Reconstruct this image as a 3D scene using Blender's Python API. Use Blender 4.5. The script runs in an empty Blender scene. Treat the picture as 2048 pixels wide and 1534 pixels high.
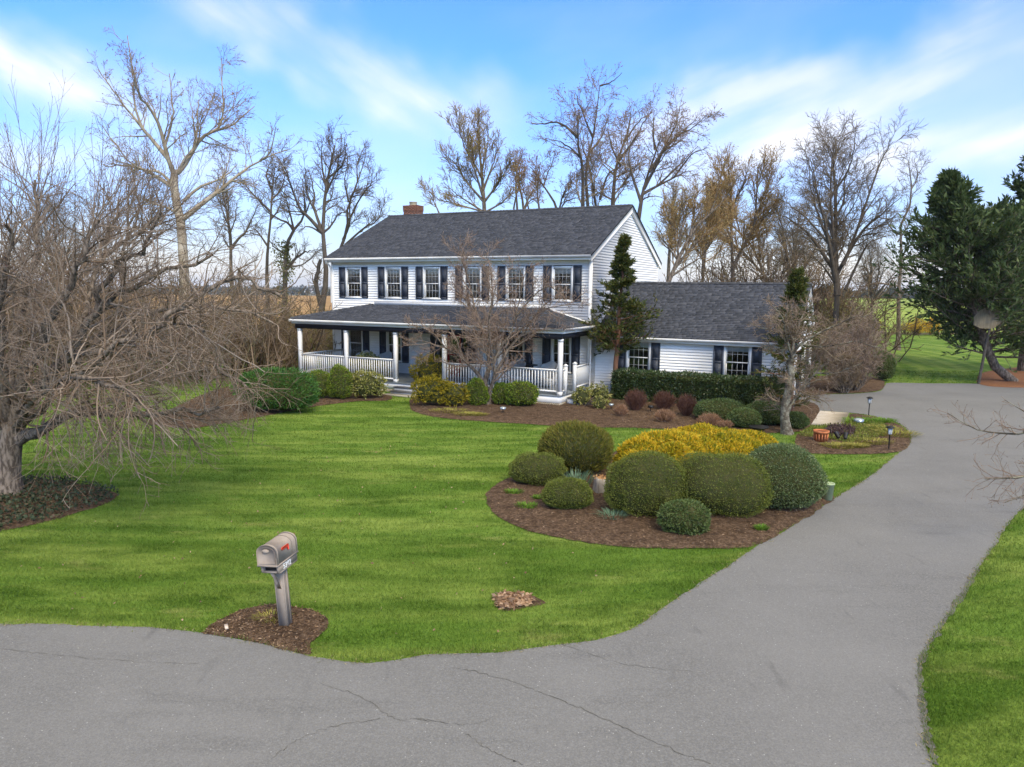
import bpy, math, random
import numpy as np
from mathutils import Matrix, Vector
from mathutils.geometry import tessellate_polygon
R = math.radians
random.seed(7)
RNG = np.random.default_rng(11)
SC = bpy.context.scene
COL = SC.collection

# ------------------------------------------------------------------ camera
H, F, PITCH, ROLL = 4.75, 1436.66, R(7.471), R(0.529)
cam_d = bpy.data.cameras.new('camera')
cam_d.sensor_width = 36.0
cam_d.lens = 36.0 * F / 2048.0
cam_d.clip_start, cam_d.clip_end = 0.1, 20000
cam = bpy.data.objects.new('camera', cam_d)
COL.objects.link(cam)
cam.matrix_world = Matrix.Translation((0, 0, H)) @ Matrix.Rotation(math.pi / 2 - PITCH, 4, 'X') @ Matrix.Rotation(ROLL, 4, 'Z')
SC.camera = cam

# ------------------------------------------------------------------ world and sun
SUN_EL, SUN_AZ = R(43), R(158)          # azimuth clockwise from +Y: sun behind the camera, a little to the right
world = bpy.data.worlds.new('World')
SC.world = world
world.use_nodes = True
world.cycles.sampling_method, world.cycles.sample_map_resolution = 'MANUAL', 256
nt = world.node_tree
nt.nodes.clear()
def wn(t, **k):
    n = nt.nodes.new(t)
    for a, b in k.items(): setattr(n, a, b)
    return n
def wl(a, b): nt.links.new(a, b)
def wm(op, a, b=None, c=None, clamp=False):
    n = wn('ShaderNodeMath', operation=op, use_clamp=clamp)
    for i, q in enumerate((a, b, c)):
        if q is None: continue
        if isinstance(q, (int, float)): n.inputs[i].default_value = q
        else: wl(q, n.inputs[i])
    return n.outputs[0]
sky = wn('ShaderNodeTexSky', sky_type='NISHITA', sun_disc=False, sun_elevation=SUN_EL, sun_rotation=SUN_AZ)
sky.air_density, sky.dust_density, sky.ozone_density, sky.altitude = 1.0, 2.2, 3.0, 100
tc = wn('ShaderNodeTexCoord')
sep = wn('ShaderNodeSeparateXYZ'); wl(tc.outputs['Generated'], sep.inputs[0])
AZ = wm('ARCTAN2', sep.outputs[0], sep.outputs[1])
EL = wm('ARCSINE', wm('MINIMUM', wm('MAXIMUM', sep.outputs[2], -1.0), 1.0))
def cloud_noise(rot, sx, sy, scale, detail, w):
    cmb = wn('ShaderNodeCombineXYZ')
    c, s = math.cos(rot), math.sin(rot)
    a = wm('ADD', wm('MULTIPLY', AZ, c * sx), wm('MULTIPLY', EL, s * sx))
    b = wm('ADD', wm('MULTIPLY', AZ, -s * sy), wm('MULTIPLY', EL, c * sy))
    wl(a, cmb.inputs[0]); wl(b, cmb.inputs[1]); cmb.inputs[2].default_value = w
    n = wn('ShaderNodeTexNoise'); n.inputs['Scale'].default_value = scale
    n.inputs['Detail'].default_value = detail; n.inputs['Roughness'].default_value = 0.5
    wl(cmb.outputs[0], n.inputs['Vector'])
    return n.outputs[0]
def smooth(v, lo, hi):
    n = wn('ShaderNodeMapRange', interpolation_type='SMOOTHSTEP')
    n.inputs['From Min'].default_value, n.inputs['From Max'].default_value = lo, hi
    wl(v, n.inputs['Value']); return n.outputs[0]
warp = cloud_noise(0.0, 1.0, 1.0, 5.0, 2, 3.3)
warp2 = cloud_noise(0.5, 1.0, 1.0, 16.0, 2, 8.1)
WV = wm('ADD', wm('MULTIPLY_ADD', warp, 2.4, -1.2), wm('MULTIPLY_ADD', warp2, 0.9, -0.45))
AEV = wn('ShaderNodeCombineXYZ'); wl(AZ, AEV.inputs[0]); wl(EL, AEV.inputs[1]); AEV.inputs[2].default_value = 1.0
def wdot(x, y, z):
    n = wn('ShaderNodeVectorMath', operation='DOT_PRODUCT'); wl(AEV.outputs[0], n.inputs[0]); n.inputs[1].default_value = (x, y, z); return n.outputs['Value']
def mrange(v, lo, hi, kind='SMOOTHSTEP'):
    n = wn('ShaderNodeMapRange', interpolation_type=kind); n.inputs['From Min'].default_value, n.inputs['From Max'].default_value = lo, hi
    wl(v, n.inputs['Value']); return n.outputs[0]
def band(a0, e0, a1, e1, wid, amp):
    """soft cirrus streak between two sky directions (radians azimuth, elevation)"""
    dx, dy = a1 - a0, e1 - e0
    L = math.hypot(dx, dy); ux, uy = dx / L, dy / L
    t = wdot(ux, uy, -(a0 * ux + e0 * uy))
    d = wm('ABSOLUTE', wm('MULTIPLY_ADD', WV, wid, wdot(-uy, ux, a0 * uy - e0 * ux)))
    v = wm('MULTIPLY', mrange(d, wid, 0.0), mrange(t, -0.12, 0.10 * L + 0.03))
    v = wm('MULTIPLY', v, mrange(t, L + 0.12, L * 0.85 - 0.03))
    return wm('MULTIPLY', v, wm('MULTIPLY_ADD', STREAK[1] if dy > 0 else STREAK[0], 0.7 * amp, 0.3 * amp))
STREAK = [smooth(cloud_noise(-0.5, 0.7, 2.6, 6.0, 5, 1.0), 0.36, 0.70), smooth(cloud_noise(0.32, 0.6, 2.8, 6.0, 5, 4.0), 0.36, 0.70)]
def pix_dir(x, y):
    a, b = x - 1024, y - 767
    sx = a * math.cos(ROLL) + b * math.sin(ROLL); sy = -a * math.sin(ROLL) + b * math.cos(ROLL)
    d = (sx / F, 1.0, -sy / F); c, s = math.cos(PITCH), math.sin(PITCH)
    return np.array([d[0], d[1] * c + d[2] * s, -d[1] * s + d[2] * c])
def azel(x, y):
    d = pix_dir(x, y); d = d / np.linalg.norm(d)
    return math.atan2(d[0], d[1]), math.asin(d[2])
def pband(p, q, wid, amp, seed):
    a, b = azel(*p), azel(*q)
    return band(a[0], a[1], b[0], b[1], wid, amp)
dens = None
for args in (((-260, 40), (260, 190), 0.060, 0.74, 1.0), ((430, -60), (930, 250), 0.070, 0.50, 2.0),
             ((1240, 290), (2150, 10), 0.085, 0.54, 4.0), ((1420, 350), (2400, 190), 0.075, 0.58, 5.0),
             ((-300, 300), (420, 330), 0.045, 0.30, 6.0)):
    b = pband(*args)
    dens = b if dens is None else wm('ADD', dens, b)
# general thin cirrus all round the sky and a pale cumulus band low down
gen = smooth(cloud_noise(0.25, 0.8, 2.4, 3.0, 4, 21.0), 0.40, 0.80)
# high thin cloud thickens towards the zenith: the light on the place is soft
hi_c = wm('ADD', wm('MULTIPLY', smooth(EL, 0.36, 0.80), 0.92), wm('MULTIPLY', mrange(EL, 0.30, -0.02), 0.42))
dens = wm('ADD', dens, wm('ADD', wm('MULTIPLY', gen, 0.14), hi_c))
low = wm('MULTIPLY', smooth(wm('ADD', wm('MULTIPLY', EL, -1.0), wm('MULTIPLY', wm('SUBTRACT', warp, 0.5), 0.10)), -0.105, 0.06), 0.95)
dens = wm('MINIMUM', wm('ADD', dens, low), 0.97)
tint = wn('ShaderNodeMix', data_type='RGBA', blend_type='MULTIPLY'); tint.inputs['Factor'].default_value = 1.0
wl(sky.outputs[0], tint.inputs[6]); tint.inputs[7].default_value = (0.36, 0.80, 1.62, 1)
mixc = wn('ShaderNodeMix', data_type='RGBA')
wl(dens, mixc.inputs['Factor']); wl(tint.outputs[2], mixc.inputs[6])
mixc.inputs[7].default_value = (5.0, 5.0, 5.0, 1)
bg = wn('ShaderNodeBackground'); bg.inputs['Strength'].default_value = 0.15
wl(mixc.outputs[2], bg.inputs['Color'])
wo = wn('ShaderNodeOutputWorld'); wl(bg.outputs[0], wo.inputs[0])

sun_d = bpy.data.lights.new('sun', 'SUN')
sun_d.energy, sun_d.angle, sun_d.color = 1.9, R(22), (1.0, 0.91, 0.76)
sun = bpy.data.objects.new('sun', sun_d); COL.objects.link(sun)
sdir = Vector((math.sin(SUN_AZ) * math.cos(SUN_EL), math.cos(SUN_AZ) * math.cos(SUN_EL), math.sin(SUN_EL)))
sun.rotation_euler = (-sdir).to_track_quat('-Z', 'Y').to_euler()
sun.location = (20, -10, 40)
vs = SC.view_settings
vs.view_transform, vs.look, vs.exposure, vs.gamma = 'Standard', 'None', 0.82, 1.0
vs.use_white_balance = True
vs.white_balance_temperature, vs.white_balance_tint = 7650, 8.0      # the camera's own white balance
SC.render.film_transparent = False
SC.cycles.max_bounces = 6
SC.cycles.diffuse_bounces = 4
SC.cycles.transparent_max_bounces = 12
SC.cycles.use_denoising = True
SC.cycles.use_adaptive_sampling = True
SC.cycles.adaptive_threshold = 0.015

# ------------------------------------------------------------------ geometry helpers
def G(x, y, z=0.0):
    """photo pixel -> point on the ground"""
    d = pix_dir(x, y); t = (z - H) / d[2]
    return d * t + np.array([0, 0, H])
def D(x, y, Y):
    """photo pixel -> point at distance Y"""
    d = pix_dir(x, y); return d * (Y / d[1]) + np.array([0, 0, H])

def new_mesh(name, V, faces, smooth=False, uv=None):
    """V (n,3); faces list of int arrays (m,3) / (m,4)"""
    me = bpy.data.meshes.new(name)
    V = np.asarray(V, np.float32)
    me.vertices.add(len(V)); me.vertices.foreach_set('co', V.ravel())
    loops = np.concatenate([np.asarray(f, np.int32).ravel() for f in faces])
    tot = np.concatenate([np.full(len(f), np.asarray(f).shape[1], np.int32) for f in faces])
    start = np.concatenate([[0], np.cumsum(tot)[:-1]]).astype(np.int32)
    me.loops.add(len(loops)); me.loops.foreach_set('vertex_index', loops)
    me.polygons.add(len(tot)); me.polygons.foreach_set('loop_start', start)
    try: me.polygons.foreach_set('loop_total', tot)
    except Exception: pass
    me.update(calc_edges=True)
    if smooth: me.polygons.foreach_set('use_smooth', np.ones(len(tot), bool))
    return me
def obj(name, me, mat=None, parent=None, loc=None):
    o = bpy.data.objects.new(name, me); COL.objects.link(o)
    if mat is not None:
        if not me.materials: me.materials.append(mat)
    if parent is not None: o.parent = parent
    if loc is not None: o.location = [float(q) for q in loc]
    return o
def tag(o, label, cat, group=None):
    o['label'] = label; o['category'] = cat
    if group: o['group'] = group
    return o
def thing(name, label, cat, loc=(0, 0, 0), rotz=0.0, group=None):
    o = bpy.data.objects.new(name, None); COL.objects.link(o)
    o.empty_display_size = 0.2
    o.location = [float(q) for q in loc]; o.rotation_euler = (0, 0, rotz)
    return tag(o, label, cat, group)
def struct(o): o['kind'] = 'structure'; return o
def stuff(o): o['kind'] = 'stuff'; return o

class MB:
    """collects simple solids into one mesh"""
    def __init__(s): s.v, s.q, s.t, s.n = [], [], [], 0
    def add(s, V, Q=None, T=None):
        V = np.asarray(V, float); s.v.append(V)
        if Q is not None and len(Q): s.q.append(np.asarray(Q, int) + s.n)
        if T is not None and len(T): s.t.append(np.asarray(T, int) + s.n)
        s.n += len(V); return s
    def box(s, x0, x1, y0, y1, z0, z1):
        V = [(x, y, z) for x in (x0, x1) for y in (y0, y1) for z in (z0, z1)]
        return s.add(V, [(0, 1, 3, 2), (4, 6, 7, 5), (0, 4, 5, 1), (2, 3, 7, 6), (0, 2, 6, 4), (1, 5, 7, 3)])
    def bar(s, a, b, w, h):
        """rectangular bar from a to b"""
        a, b = np.asarray(a, float), np.asarray(b, float)
        d = b - a; d = d / np.linalg.norm(d)
        up = np.array([0, 0, 1.0]) if abs(d[2]) < 0.95 else np.array([0, 1.0, 0])
        x = np.cross(d, up); x /= np.linalg.norm(x); y = np.cross(x, d)
        V = [p + x * w * i / 2 + y * h * j / 2 for p in (a, b) for i, j in ((-1, -1), (1, -1), (1, 1), (-1, 1))]
        return s.add(V, [(0, 1, 2, 3), (7, 6, 5, 4), (0, 4, 5, 1), (1, 5, 6, 2), (2, 6, 7, 3), (3, 7, 4, 0)])
    def lathe(s, prof, n=16, c=(0, 0, 0), sx=1.0, sy=1.0):
        """prof list of (r, z)"""
        a = np.arange(n) * 2 * math.pi / n
        V = np.concatenate([np.stack([c[0] + r * np.cos(a) * sx, c[1] + r * np.sin(a) * sy, np.full(n, c[2] + z)], 1) for r, z in prof])
        i = np.arange(n); j = (i + 1) % n
        Q = np.concatenate([np.stack([k * n + i, k * n + j, (k + 1) * n + j, (k + 1) * n + i], 1) for k in range(len(prof) - 1)])
        return s.add(V, Q)
    def tube(s, pts, rad, n=8):
        P = np.asarray(pts, float)[None]; r = np.broadcast_to(np.asarray(rad, float), (len(pts),))[None]
        V, Q = tubes(P, r, n); return s.add(V, Q)
    def prism(s, prof, axis_a, axis_b, o0, o1):
        """closed profile [(a,b)] in the plane (axis_a, axis_b), extruded from point o0 to o1"""
        o0, o1, A, B = (np.asarray(q, float) for q in (o0, o1, axis_a, axis_b))
        n = len(prof)
        V = [o + A * a + B * b for o in (o0, o1) for a, b in prof]
        Q = [(i, (i + 1) % n, n + (i + 1) % n, n + i) for i in range(n)]
        T = []
        for tri in tessellate_polygon([[Vector((a, b, 0)) for a, b in prof]]):
            T.append(tri); T.append([n + q for q in tri[::-1]])
        return s.add(V, Q, T)
    def mesh(s, name, smooth=False):
        fs = []
        if s.q: fs.append(np.concatenate(s.q))
        if s.t: fs.append(np.concatenate(s.t))
        return new_mesh(name, np.concatenate(s.v), fs, smooth)
    def build(s, name, mat, parent=None, smooth=False, loc=None):
        return obj(name, s.mesh(name, smooth), mat, parent, loc)

def tubes(P, Rd, S):
    """P (N,K,3) polylines, Rd (N,K) radii -> verts, quads"""
    N, K, _ = P.shape
    T = np.empty_like(P); T[:, 1:-1] = P[:, 2:] - P[:, :-2]; T[:, 0] = P[:, 1] - P[:, 0]; T[:, -1] = P[:, -1] - P[:, -2]
    T /= np.linalg.norm(T, axis=2, keepdims=True) + 1e-9
    d = P[:, -1] - P[:, 0]
    ref = np.where(np.abs(d[:, 2:3]) > 0.7 * np.linalg.norm(d, axis=1, keepdims=True), np.array([[1.0, 0.13, 0]]), np.array([[0.1, 0.07, 1.0]]))
    X = np.cross(T, ref[:, None, :]); X /= np.linalg.norm(X, axis=2, keepdims=True) + 1e-9
    Y = np.cross(T, X)
    a = np.arange(S) * 2 * math.pi / S
    V = P[:, :, None, :] + Rd[:, :, None, None] * (X[:, :, None, :] * np.cos(a)[None, None, :, None] + Y[:, :, None, :] * np.sin(a)[None, None, :, None])
    i = np.arange(S); j = (i + 1) % S
    k = np.arange(K - 1)[:, None]
    q = np.stack([k * S + i, k * S + j, (k + 1) * S + j, (k + 1) * S + i], -1).reshape(-1, 4)
    Q = (np.arange(N)[:, None, None] * (K * S) + q[None]).reshape(-1, 4)
    return V.reshape(-1, 3), Q

def catmull(pts, K):
    P = np.asarray(pts, float); n = len(P)
    P = np.concatenate([[2 * P[0] - P[1]], P, [2 * P[-1] - P[-2]]])
    t = np.linspace(0, n - 1 - 1e-6, K); i = t.astype(int); u = (t - i)[:, None]
    p0, p1, p2, p3 = P[i], P[i + 1], P[i + 2], P[i + 3]
    return 0.5 * (2 * p1 + (p2 - p0) * u + (2 * p0 - 5 * p1 + 4 * p2 - p3) * u ** 2 + (3 * p1 - p0 - 3 * p2 + p3) * u ** 3)

def kids(par, rng, per_m=None, n=None, t0=0.2, t1=1.0, ang=45, av=12, lf=0.5, fall=0.5, lv=0.3, lmin=0.0, lmax=99, K=5, wob=0.15, trop=0.0, ratio=0.6, rtip=0.004, rmax=9, flat=0.0):
    """grow side branches from a branch set (P, R) -> new set"""
    P, Rd = par; N, Kp, _ = P.shape
    seg = np.linalg.norm(np.diff(P, axis=1), axis=2); L = seg.sum(1)
    cnt = np.full(N, n) if n is not None else np.maximum(1, rng.poisson(L * per_m))
    idx = np.repeat(np.arange(N), cnt); M = len(idx)
    first = np.concatenate([[0], np.cumsum(cnt)[:-1]])
    order = np.arange(M) - first[idx]
    t = t0 + (t1 - t0) * np.clip((order + rng.uniform(0, 1, M)) / cnt[idx], 0, 1)
    f = np.clip(t * (Kp - 1), 0, Kp - 1 - 1e-4); i = f.astype(int); u = (f - i)[:, None]
    pos = P[idx, i] * (1 - u) + P[idx, i + 1] * u
    tan = P[idx, i + 1] - P[idx, i]; tan /= np.linalg.norm(tan, axis=1, keepdims=True) + 1e-9
    rp = Rd[idx, i] * (1 - u[:, 0]) + Rd[idx, i + 1] * u[:, 0]
    rnd = rng.normal(size=(M, 3))
    perp = np.cross(tan, rnd); perp /= np.linalg.norm(perp, axis=1, keepdims=True) + 1e-9
    if flat:
        perp[:, 2] *= (1 - flat); perp /= np.linalg.norm(perp, axis=1, keepdims=True) + 1e-9
    a = np.radians(np.clip(rng.normal(ang, av, M), 8, 130))[:, None]
    d = tan * np.cos(a) + perp * np.sin(a)
    ln = np.clip(lf * L[idx] * (1 - fall * t) * rng.uniform(1 - lv, 1 + lv, M), lmin, lmax)
    Q = np.empty((M, K, 3)); Q[:, 0] = pos
    step = (ln / (K - 1))[:, None]
    for k in range(1, K):
        d = d + rng.normal(0, wob, (M, 3)); d[:, 2] += trop
        d /= np.linalg.norm(d, axis=1, keepdims=True)
        Q[:, k] = Q[:, k - 1] + d * step
    r0 = np.minimum(rp * ratio, rmax)
    r0 = np.maximum(r0, rtip)
    w = np.linspace(0, 1, K)[None] ** 0.8
    return Q, r0[:, None] * (1 - w) + rtip * w

def limbs(paths, Y, r0, r1, K=12, jit=0.0, rng=RNG):
    """paths of photo pixels (x, y, depth offset) -> branch set; r0/r1 lists or numbers"""
    out, rad = [], []
    for n_, p in enumerate(paths):
        pts = [D(q[0], q[1], Y + (q[2] if len(q) > 2 else 0)) for q in p]
        out.append(catmull(pts, K))
        a = r0[n_] if isinstance(r0, (list, tuple)) else r0
        b = r1[n_] if isinstance(r1, (list, tuple)) else r1
        rad.append(a + (b - a) * np.linspace(0, 1, K) ** 0.8)
    P = np.array(out)
    if jit: P[:, 1:] += rng.normal(0, jit, P[:, 1:].shape)
    return P, np.array(rad)
def wood(name, sets, mat, parent, base, smooth=False):
    """sets list of ((P,R), sides) joined into one part"""
    Vs, Qs, n = [], [], 0
    for (P, Rd), S in sets:
        V, Q = tubes(P, Rd, S); Vs.append(V); Qs.append(Q + n); n += len(V)
    return obj(name, new_mesh(name, np.concatenate(Vs) - np.asarray(base), [np.concatenate(Qs)], smooth), mat, parent)

def leaves(P, Dr, L, W, rng, jit=0.6):
    """diamond leaves: P (M,3) base points, Dr (M,3) pointing directions"""
    M = len(P)
    d = Dr / (np.linalg.norm(Dr, axis=1, keepdims=True) + 1e-9) + rng.normal(0, jit, (M, 3)); d /= np.linalg.norm(d, axis=1, keepdims=True)
    s = np.cross(d, rng.normal(size=(M, 3))); s /= np.linalg.norm(s, axis=1, keepdims=True) + 1e-9
    n = np.cross(d, s)
    l = (L * rng.uniform(0.6, 1.3, M))[:, None]; w = (W * rng.uniform(0.7, 1.3, M))[:, None]
    mid = P + d * l * 0.45 + n * w * 0.18
    V = np.stack([P, mid + s * w * 0.5, P + d * l, mid - s * w * 0.5], 1).reshape(-1, 3)
    Q = np.arange(M * 4).reshape(M, 4)
    return V, Q
def along(setPR, rng, per, t0=0.2):
    """random points along a branch set with directions"""
    P, _ = setPR; N, K, _ = P.shape
    idx = np.repeat(np.arange(N), per); M = len(idx)
    f = np.clip(rng.uniform(t0, 1, M) * (K - 1), 0, K - 1 - 1e-4); i = f.astype(int); u = (f - i)[:, None]
    return P[idx, i] * (1 - u) + P[idx, i + 1] * u, P[idx, i + 1] - P[idx, i]

# ------------------------------------------------------------------ materials
def material(name, base=(0.5, 0.5, 0.5), rough=0.7, c2=None, scale=8.0, detail=4, bump=0.0, bscale=None, bdist=0.02, metallic=0.0, spec=0.3, island=None, trans=0.0, stretch=None, lohi=(0.35, 0.65), c3=None, scale3=0.6, imix=0.5):
    m = bpy.data.materials.new(name); m.use_nodes = True
    t = m.node_tree; b = t.nodes['Principled BSDF']
    b.inputs['Roughness'].default_value = rough; b.inputs['Metallic'].default_value = metallic
    b.inputs['Specular IOR Level'].default_value = spec
    col = None
    geo = t.nodes.new('ShaderNodeNewGeometry')
    vec = geo.outputs['Position']
    if stretch is not None:
        mp = t.nodes.new('ShaderNodeMapping'); mp.inputs['Scale'].default_value = stretch[:3]
        if len(stretch) > 3: mp.inputs['Rotation'].default_value = (0, 0, stretch[3])
        t.links.new(vec, mp.inputs[0]); vec = mp.outputs[0]
    def noise(sc, det):
        n = t.nodes.new('ShaderNodeTexNoise'); n.inputs['Scale'].default_value = sc; n.inputs['Detail'].default_value = det
        n.inputs['Roughness'].default_value = 0.6
        t.links.new(vec, n.inputs['Vector']); return n.outputs[0]
    def mix(f, a, bb, lo=0.0, hi=1.0):
        r = t.nodes.new('ShaderNodeMapRange'); r.inputs['From Min'].default_value, r.inputs['From Max'].default_value = lo, hi
        t.links.new(f, r.inputs['Value'])
        x = t.nodes.new('ShaderNodeMix'); x.data_type = 'RGBA'
        t.links.new(r.outputs[0], x.inputs['Factor'])
        for k, q in ((6, a), (7, bb)):
            if isinstance(q, (tuple, list)): x.inputs[k].default_value = (*q[:3], 1)
            else: t.links.new(q, x.inputs[k])
        return x.outputs[2]
    col = base
    if c2 is not None: col = mix(noise(scale, detail), base, c2, *lohi)
    if c3 is not None: col = mix(noise(scale3, 3), col, c3, 0.45, 0.75)
    if island is not None: 
        k = island
        cr = t.nodes.new('ShaderNodeValToRGB'); e = cr.color_ramp.elements
        while len(e) < len(k): e.new(0.5)
        for i_, q in enumerate(k):
            e[i_].position = i_ / max(1, len(k) - 1); e[i_].color = (*q, 1)
        t.links.new(geo.outputs['Random Per Island'], cr.inputs[0])
        if c2 is None: col = cr.outputs[0]
        else:
            x = t.nodes.new('ShaderNodeMix'); x.data_type = 'RGBA'; x.inputs['Factor'].default_value = imix
            t.links.new(col, x.inputs[6]); t.links.new(cr.outputs[0], x.inputs[7]); col = x.outputs[2]
    if isinstance(col, (tuple, list)): b.inputs['Base Color'].default_value = (*col[:3], 1)
    else: t.links.new(col, b.inputs['Base Color'])
    if bump:
        bp = t.nodes.new('ShaderNodeBump'); bp.inputs['Strength'].default_value = bump; bp.inputs['Distance'].default_value = bdist
        t.links.new(noise(bscale or scale * 3, 5), bp.inputs['Height']); t.links.new(bp.outputs[0], b.inputs['Normal'])
    if trans:
        tr = t.nodes.new('ShaderNodeBsdfTranslucent'); ms = t.nodes.new('ShaderNodeMixShader'); ms.inputs[0].default_value = trans
        if isinstance(col, (tuple, list)): tr.inputs[0].default_value = (*col[:3], 1)
        else: t.links.new(col, tr.inputs[0])
        t.links.new(b.outputs[0], ms.inputs[1]); t.links.new(tr.outputs[0], ms.inputs[2])
        t.links.new(ms.outputs[0], t.nodes['Material Output'].inputs[0])
    return m
M = {}
from mathutils.geometry import delaunay_2d_cdt
# ------------------------------------------------------------------ ground
def lawn_mat(name, blades):
    m = bpy.data.materials.new(name); m.use_nodes = True
    t = m.node_tree; b = t.nodes['Principled BSDF']; b.inputs['Roughness'].default_value = 0.9; b.inputs['Specular IOR Level'].default_value = 0.05
    geo = t.nodes.new('ShaderNodeNewGeometry')
    def mp(sx, sy, rz):
        q = t.nodes.new('ShaderNodeMapping'); q.inputs['Scale'].default_value = (sx, sy, 1); q.inputs['Rotation'].default_value = (0, 0, rz)
        t.links.new(geo.outputs['Position'], q.inputs[0]); return q.outputs[0]
    def noise(v, sc, det, lo, hi, rough=0.6):
        n = t.nodes.new('ShaderNodeTexNoise'); n.inputs['Scale'].default_value = sc; n.inputs['Detail'].default_value = det; n.inputs['Roughness'].default_value = rough
        t.links.new(v, n.inputs['Vector'])
        r = t.nodes.new('ShaderNodeMapRange'); r.inputs['From Min'].default_value, r.inputs['From Max'].default_value = lo, hi
        t.links.new(n.outputs[0], r.inputs['Value']); return r.outputs[0]
    def mix(f, a, bb):
        x = t.nodes.new('ShaderNodeMix'); x.data_type = 'RGBA'
        t.links.new(f, x.inputs['Factor'])
        for k, q in ((6, a), (7, bb)):
            if isinstance(q, tuple): x.inputs[k].default_value = (*q, 1)
            else: t.links.new(q, x.inputs[k])
        return x.outputs[2]
    g1, g2, g3, y1 = (0.062, 0.132, 0.018), (0.112, 0.200, 0.034), (0.036, 0.085, 0.010), (0.31, 0.30, 0.11)
    # mower passes run along arcs round a point left of the house: the light they catch is painted into the grass colour
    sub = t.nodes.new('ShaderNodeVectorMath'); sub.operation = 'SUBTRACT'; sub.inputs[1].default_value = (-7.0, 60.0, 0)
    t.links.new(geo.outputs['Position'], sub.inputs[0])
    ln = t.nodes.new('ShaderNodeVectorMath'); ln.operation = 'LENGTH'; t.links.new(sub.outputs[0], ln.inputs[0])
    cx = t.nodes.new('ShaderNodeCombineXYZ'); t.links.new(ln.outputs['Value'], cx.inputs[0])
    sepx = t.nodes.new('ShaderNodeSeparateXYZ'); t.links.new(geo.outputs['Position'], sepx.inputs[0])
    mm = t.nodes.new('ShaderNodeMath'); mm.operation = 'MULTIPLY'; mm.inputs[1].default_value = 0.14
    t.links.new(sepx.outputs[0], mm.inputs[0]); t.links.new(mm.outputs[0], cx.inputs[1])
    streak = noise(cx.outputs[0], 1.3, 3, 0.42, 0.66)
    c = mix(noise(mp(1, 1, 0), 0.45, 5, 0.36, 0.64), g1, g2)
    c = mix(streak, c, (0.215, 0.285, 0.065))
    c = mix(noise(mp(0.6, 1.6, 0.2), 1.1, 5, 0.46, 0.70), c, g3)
    c = mix(noise(mp(0.5, 1.4, -0.15), 1.1, 6, 0.60, 0.80), c, y1)
    c = mix(noise(mp(1, 1, 0), 26, 3, 0.40, 0.95), c, (0.16, 0.26, 0.04))
    if blades:
        rp = t.nodes.new('ShaderNodeMapRange'); rp.inputs['From Min'].default_value = 0.70; rp.inputs['From Max'].default_value = 1.7
        t.links.new(geo.outputs['Random Per Island'], rp.inputs['Value'])
        c = mix(rp.outputs[0], c, (0.24, 0.33, 0.075))
        hv = t.nodes.new('ShaderNodeMapRange'); hv.inputs['To Min'].default_value = 0.90; hv.inputs['To Max'].default_value = 1.18
        t.links.new(geo.outputs['Random Per Island'], hv.inputs['Value'])
        vm = t.nodes.new('ShaderNodeMix'); vm.data_type = 'RGBA'; vm.blend_type = 'MULTIPLY'; vm.inputs['Factor'].default_value = 1
        t.links.new(c, vm.inputs[6]); t.links.new(hv.outputs[0], vm.inputs[7]); c = vm.outputs[2]
    t.links.new(c, b.inputs['Base Color'])
    if blades:
        tr = t.nodes.new('ShaderNodeBsdfTranslucent'); ms = t.nodes.new('ShaderNodeMixShader'); ms.inputs[0].default_value = 0.35
        t.links.new(c, tr.inputs[0]); t.links.new(b.outputs[0], ms.inputs[1]); t.links.new(tr.outputs[0], ms.inputs[2])
        t.links.new(ms.outputs[0], t.nodes['Material Output'].inputs[0])
    else:
        bp = t.nodes.new('ShaderNodeBump'); bp.inputs['Strength'].default_value = 0.7; bp.inputs['Distance'].default_value = 0.05
        n = t.nodes.new('ShaderNodeTexNoise'); n.inputs['Scale'].default_value = 30; n.inputs['Detail'].default_value = 5
        t.links.new(geo.outputs['Position'], n.inputs['Vector']); t.links.new(n.outputs[0], bp.inputs['Height']); t.links.new(bp.outputs[0], b.inputs['Normal'])
    return m
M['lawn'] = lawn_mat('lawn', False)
M['blades'] = lawn_mat('grass_blades', True)

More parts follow.
